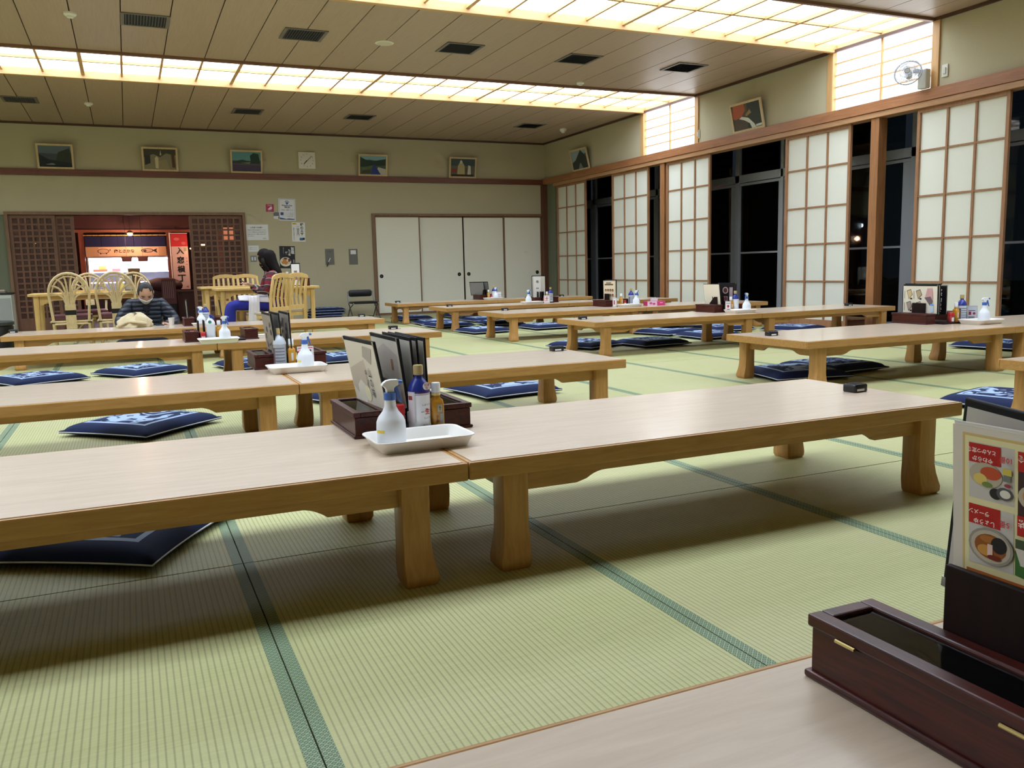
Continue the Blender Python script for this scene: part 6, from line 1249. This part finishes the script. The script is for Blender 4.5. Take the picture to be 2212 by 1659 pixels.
t = thing('phone', 'phone held up in the woman\'s hands', 'phone', (1.275, 10.64, .70), -PI / 2, rot=(math.radians(-35), 0, -PI / 2)); MB().box(-.036, .036, -.05, .045, 0, .009).build('phone_case', mat((60, 64, 70), .3), t, bevel=.003); MB().box(-.032, .032, -.046, .041, .0091, .0098).build('screen', mat((150, 160, 176), .1), t)
def drape(name, path, wd, m, parent, seed=1, amp=.008, th=.012):
    """cloth strip along a path of points, width in local Y"""
    q = random.Random(seed); n = 10; P = [Vector(p) for p in path]; fine = []
    for i in range(len(P) - 1):
        for k in range(4): fine.append(P[i].lerp(P[i + 1], k / 4))
    fine.append(P[-1]); fine = [(fine[max(i - 1, 0)] + fine[i] + fine[min(i + 1, len(fine) - 1)]) / 3 for i in range(len(fine))]
    ph = [q.uniform(0, 6) for _ in range(4)]; rings = []
    for i, p in enumerate(fine):
        d = (fine[min(i + 1, len(fine) - 1)] - fine[max(i - 1, 0)]).normalized(); nrm = Vector((-d.z, 0, d.x)) * (1 if d.x >= 0 else 1)
        top = []; bot = []
        for k in range(n + 1):
            u = k / n - .5; off = amp * (math.sin(9 * u + ph[0] + i * .3) + .6 * math.sin(17 * u + ph[1] - i * .5)); ww = wd * (1 + .08 * math.sin(i * .9 + ph[2]))
            c = p + Vector((0, u * ww, 0)) + nrm * off; top.append(tuple(c + nrm * th / 2)); bot.append(tuple(c - nrm * th / 2))
        rings.append(top + bot[::-1])
    return MB().loft(rings).build(name, m, parent, smooth=True)
MT = mat((224, 218, 222), .95, name='white_terry')
t = thing('towel', 'white towel draped across the woman\'s lap and hanging down', 'towel', (1.36, 10.62, 0))
rings = []
for i in range(13):
    u = i / 12; x = -.17 + .34 * u; r = .100 + .006 * math.sin(7 * u); o_ = []; n_ = 12
    a0, a1 = math.radians(150), math.radians(35 - 25 * u)
    for k in range(n_ + 1): a = a0 + (a1 - a0) * k / n_; rr = r + .006 * math.sin(5 * a + 6 * u) + .02 * u; o_.append((x, .04 - .08 - rr * math.cos(a), .44 + rr * math.sin(a)))
    inn = [(x, y * .96 - .002, .44 + (z - .44) * .86) for x, y, z in o_]; rings.append(o_ + inn[::-1])
MB().loft(rings).build('towel_fold', MT, t, smooth=True)
rings = []
for i in range(15):
    u = i / 14; z = .545 - .30 * u; y = -.150 - .035 * math.sin(PI / 2 * min(1, u * 3)) ; cx = .0 - .02 * u; wd = .058 + .008 * u
    f = [(cx - wd + 2 * wd * k / 10, y - .008 * math.sin(k * 1.9 + u * 2), z) for k in range(11)]; rings.append(f + [(a, b + .016, c) for a, b, c in f[::-1]])
MB().loft(rings).build('hanging_end', MT, t, smooth=True)

# on the man's table
t = thing('towel', 'crumpled beige towel heaped on the table before the seated man', 'towel', (.02, 9.10, TZ)); q = random.Random(4); mb = MB(); rings = []; n = 48; K = 12
for i in range(K + 1):
    a = i / K; ring = []
    for k in range(n):
        p = 2 * PI * k / n; rr = (1 - a ** 2.2) ** .55 if a < 1 else 0.0
        fold = 1 + .10 * math.sin(3 * p + 1.3 + 3 * a) + .07 * math.sin(7 * p + 5 * a) + .05 * math.sin(12 * p - 6 * a)
        x = .155 * rr * fold * math.cos(p) + .03 * a; y = .11 * rr * fold * math.sin(p); z = .135 * a * (1 + .10 * math.sin(2 * p + 2)) + .010 * math.sin(5 * p + 9 * a) * (a > .05) * (a < 1)
        ring.append((x, y, max(0.001, z)))
    rings.append(ring)
mb.loft(rings); mb.build('towel_heap', mat((214, 198, 160), .95, noise=.06, nscale=30), t, smooth=True)
drape('fold_over', [(-.14, -.06, .02), (-.05, -.08, .065), (.05, -.085, .055), (.13, -.07, .03)], .08, mat((206, 188, 148), .95), t, 8, .008, .012)
t = thing('paper_cup', 'white paper cup on the table at the seated man\'s left', 'cup', (.375, 9.13, TZ)); MB().lathe([(.022, 0), (.030, .074), (.0315, .076), (.029, .074), (.021, .004)], 24).build('cup_body', mat((236, 232, 224), .6), t, sharp=50)
t = thing('phone', 'dark phone lying flat between the beige towel and paper cup', 'phone', (.27, 9.20, TZ)); MB().box(-.04, .04, -.02, .05, 0, .009).build('phone_case', mat((30, 36, 52), .3), t, bevel=.003); MB().box(-.036, .036, -.016, .046, .0091, .0098).build('screen', mat((60, 76, 110), .1), t)
# point lights at the stall pendants, and an added fill lamp in the passage
for (x, y, z, e, c, r) in ((.12, 17.45, 1.50, 7, (1, .62, .45), .05), (-1.46, 17.3, 1.36, 5, (1, .6, .4), .05), (1.40, 17.3, 1.28, 5, (1, .6, .4), .05), (.1, 16.4, 2.3, 11, (1, .72, .62), .12)):
    l = bpy.data.lights.new('stall_and_fill_light', 'POINT'); l.energy = e; l.color = c; l.shadow_soft_size = r; o = bpy.data.objects.new('stall_and_fill_light', l); COL.objects.link(o); o.location = (x, y, z)
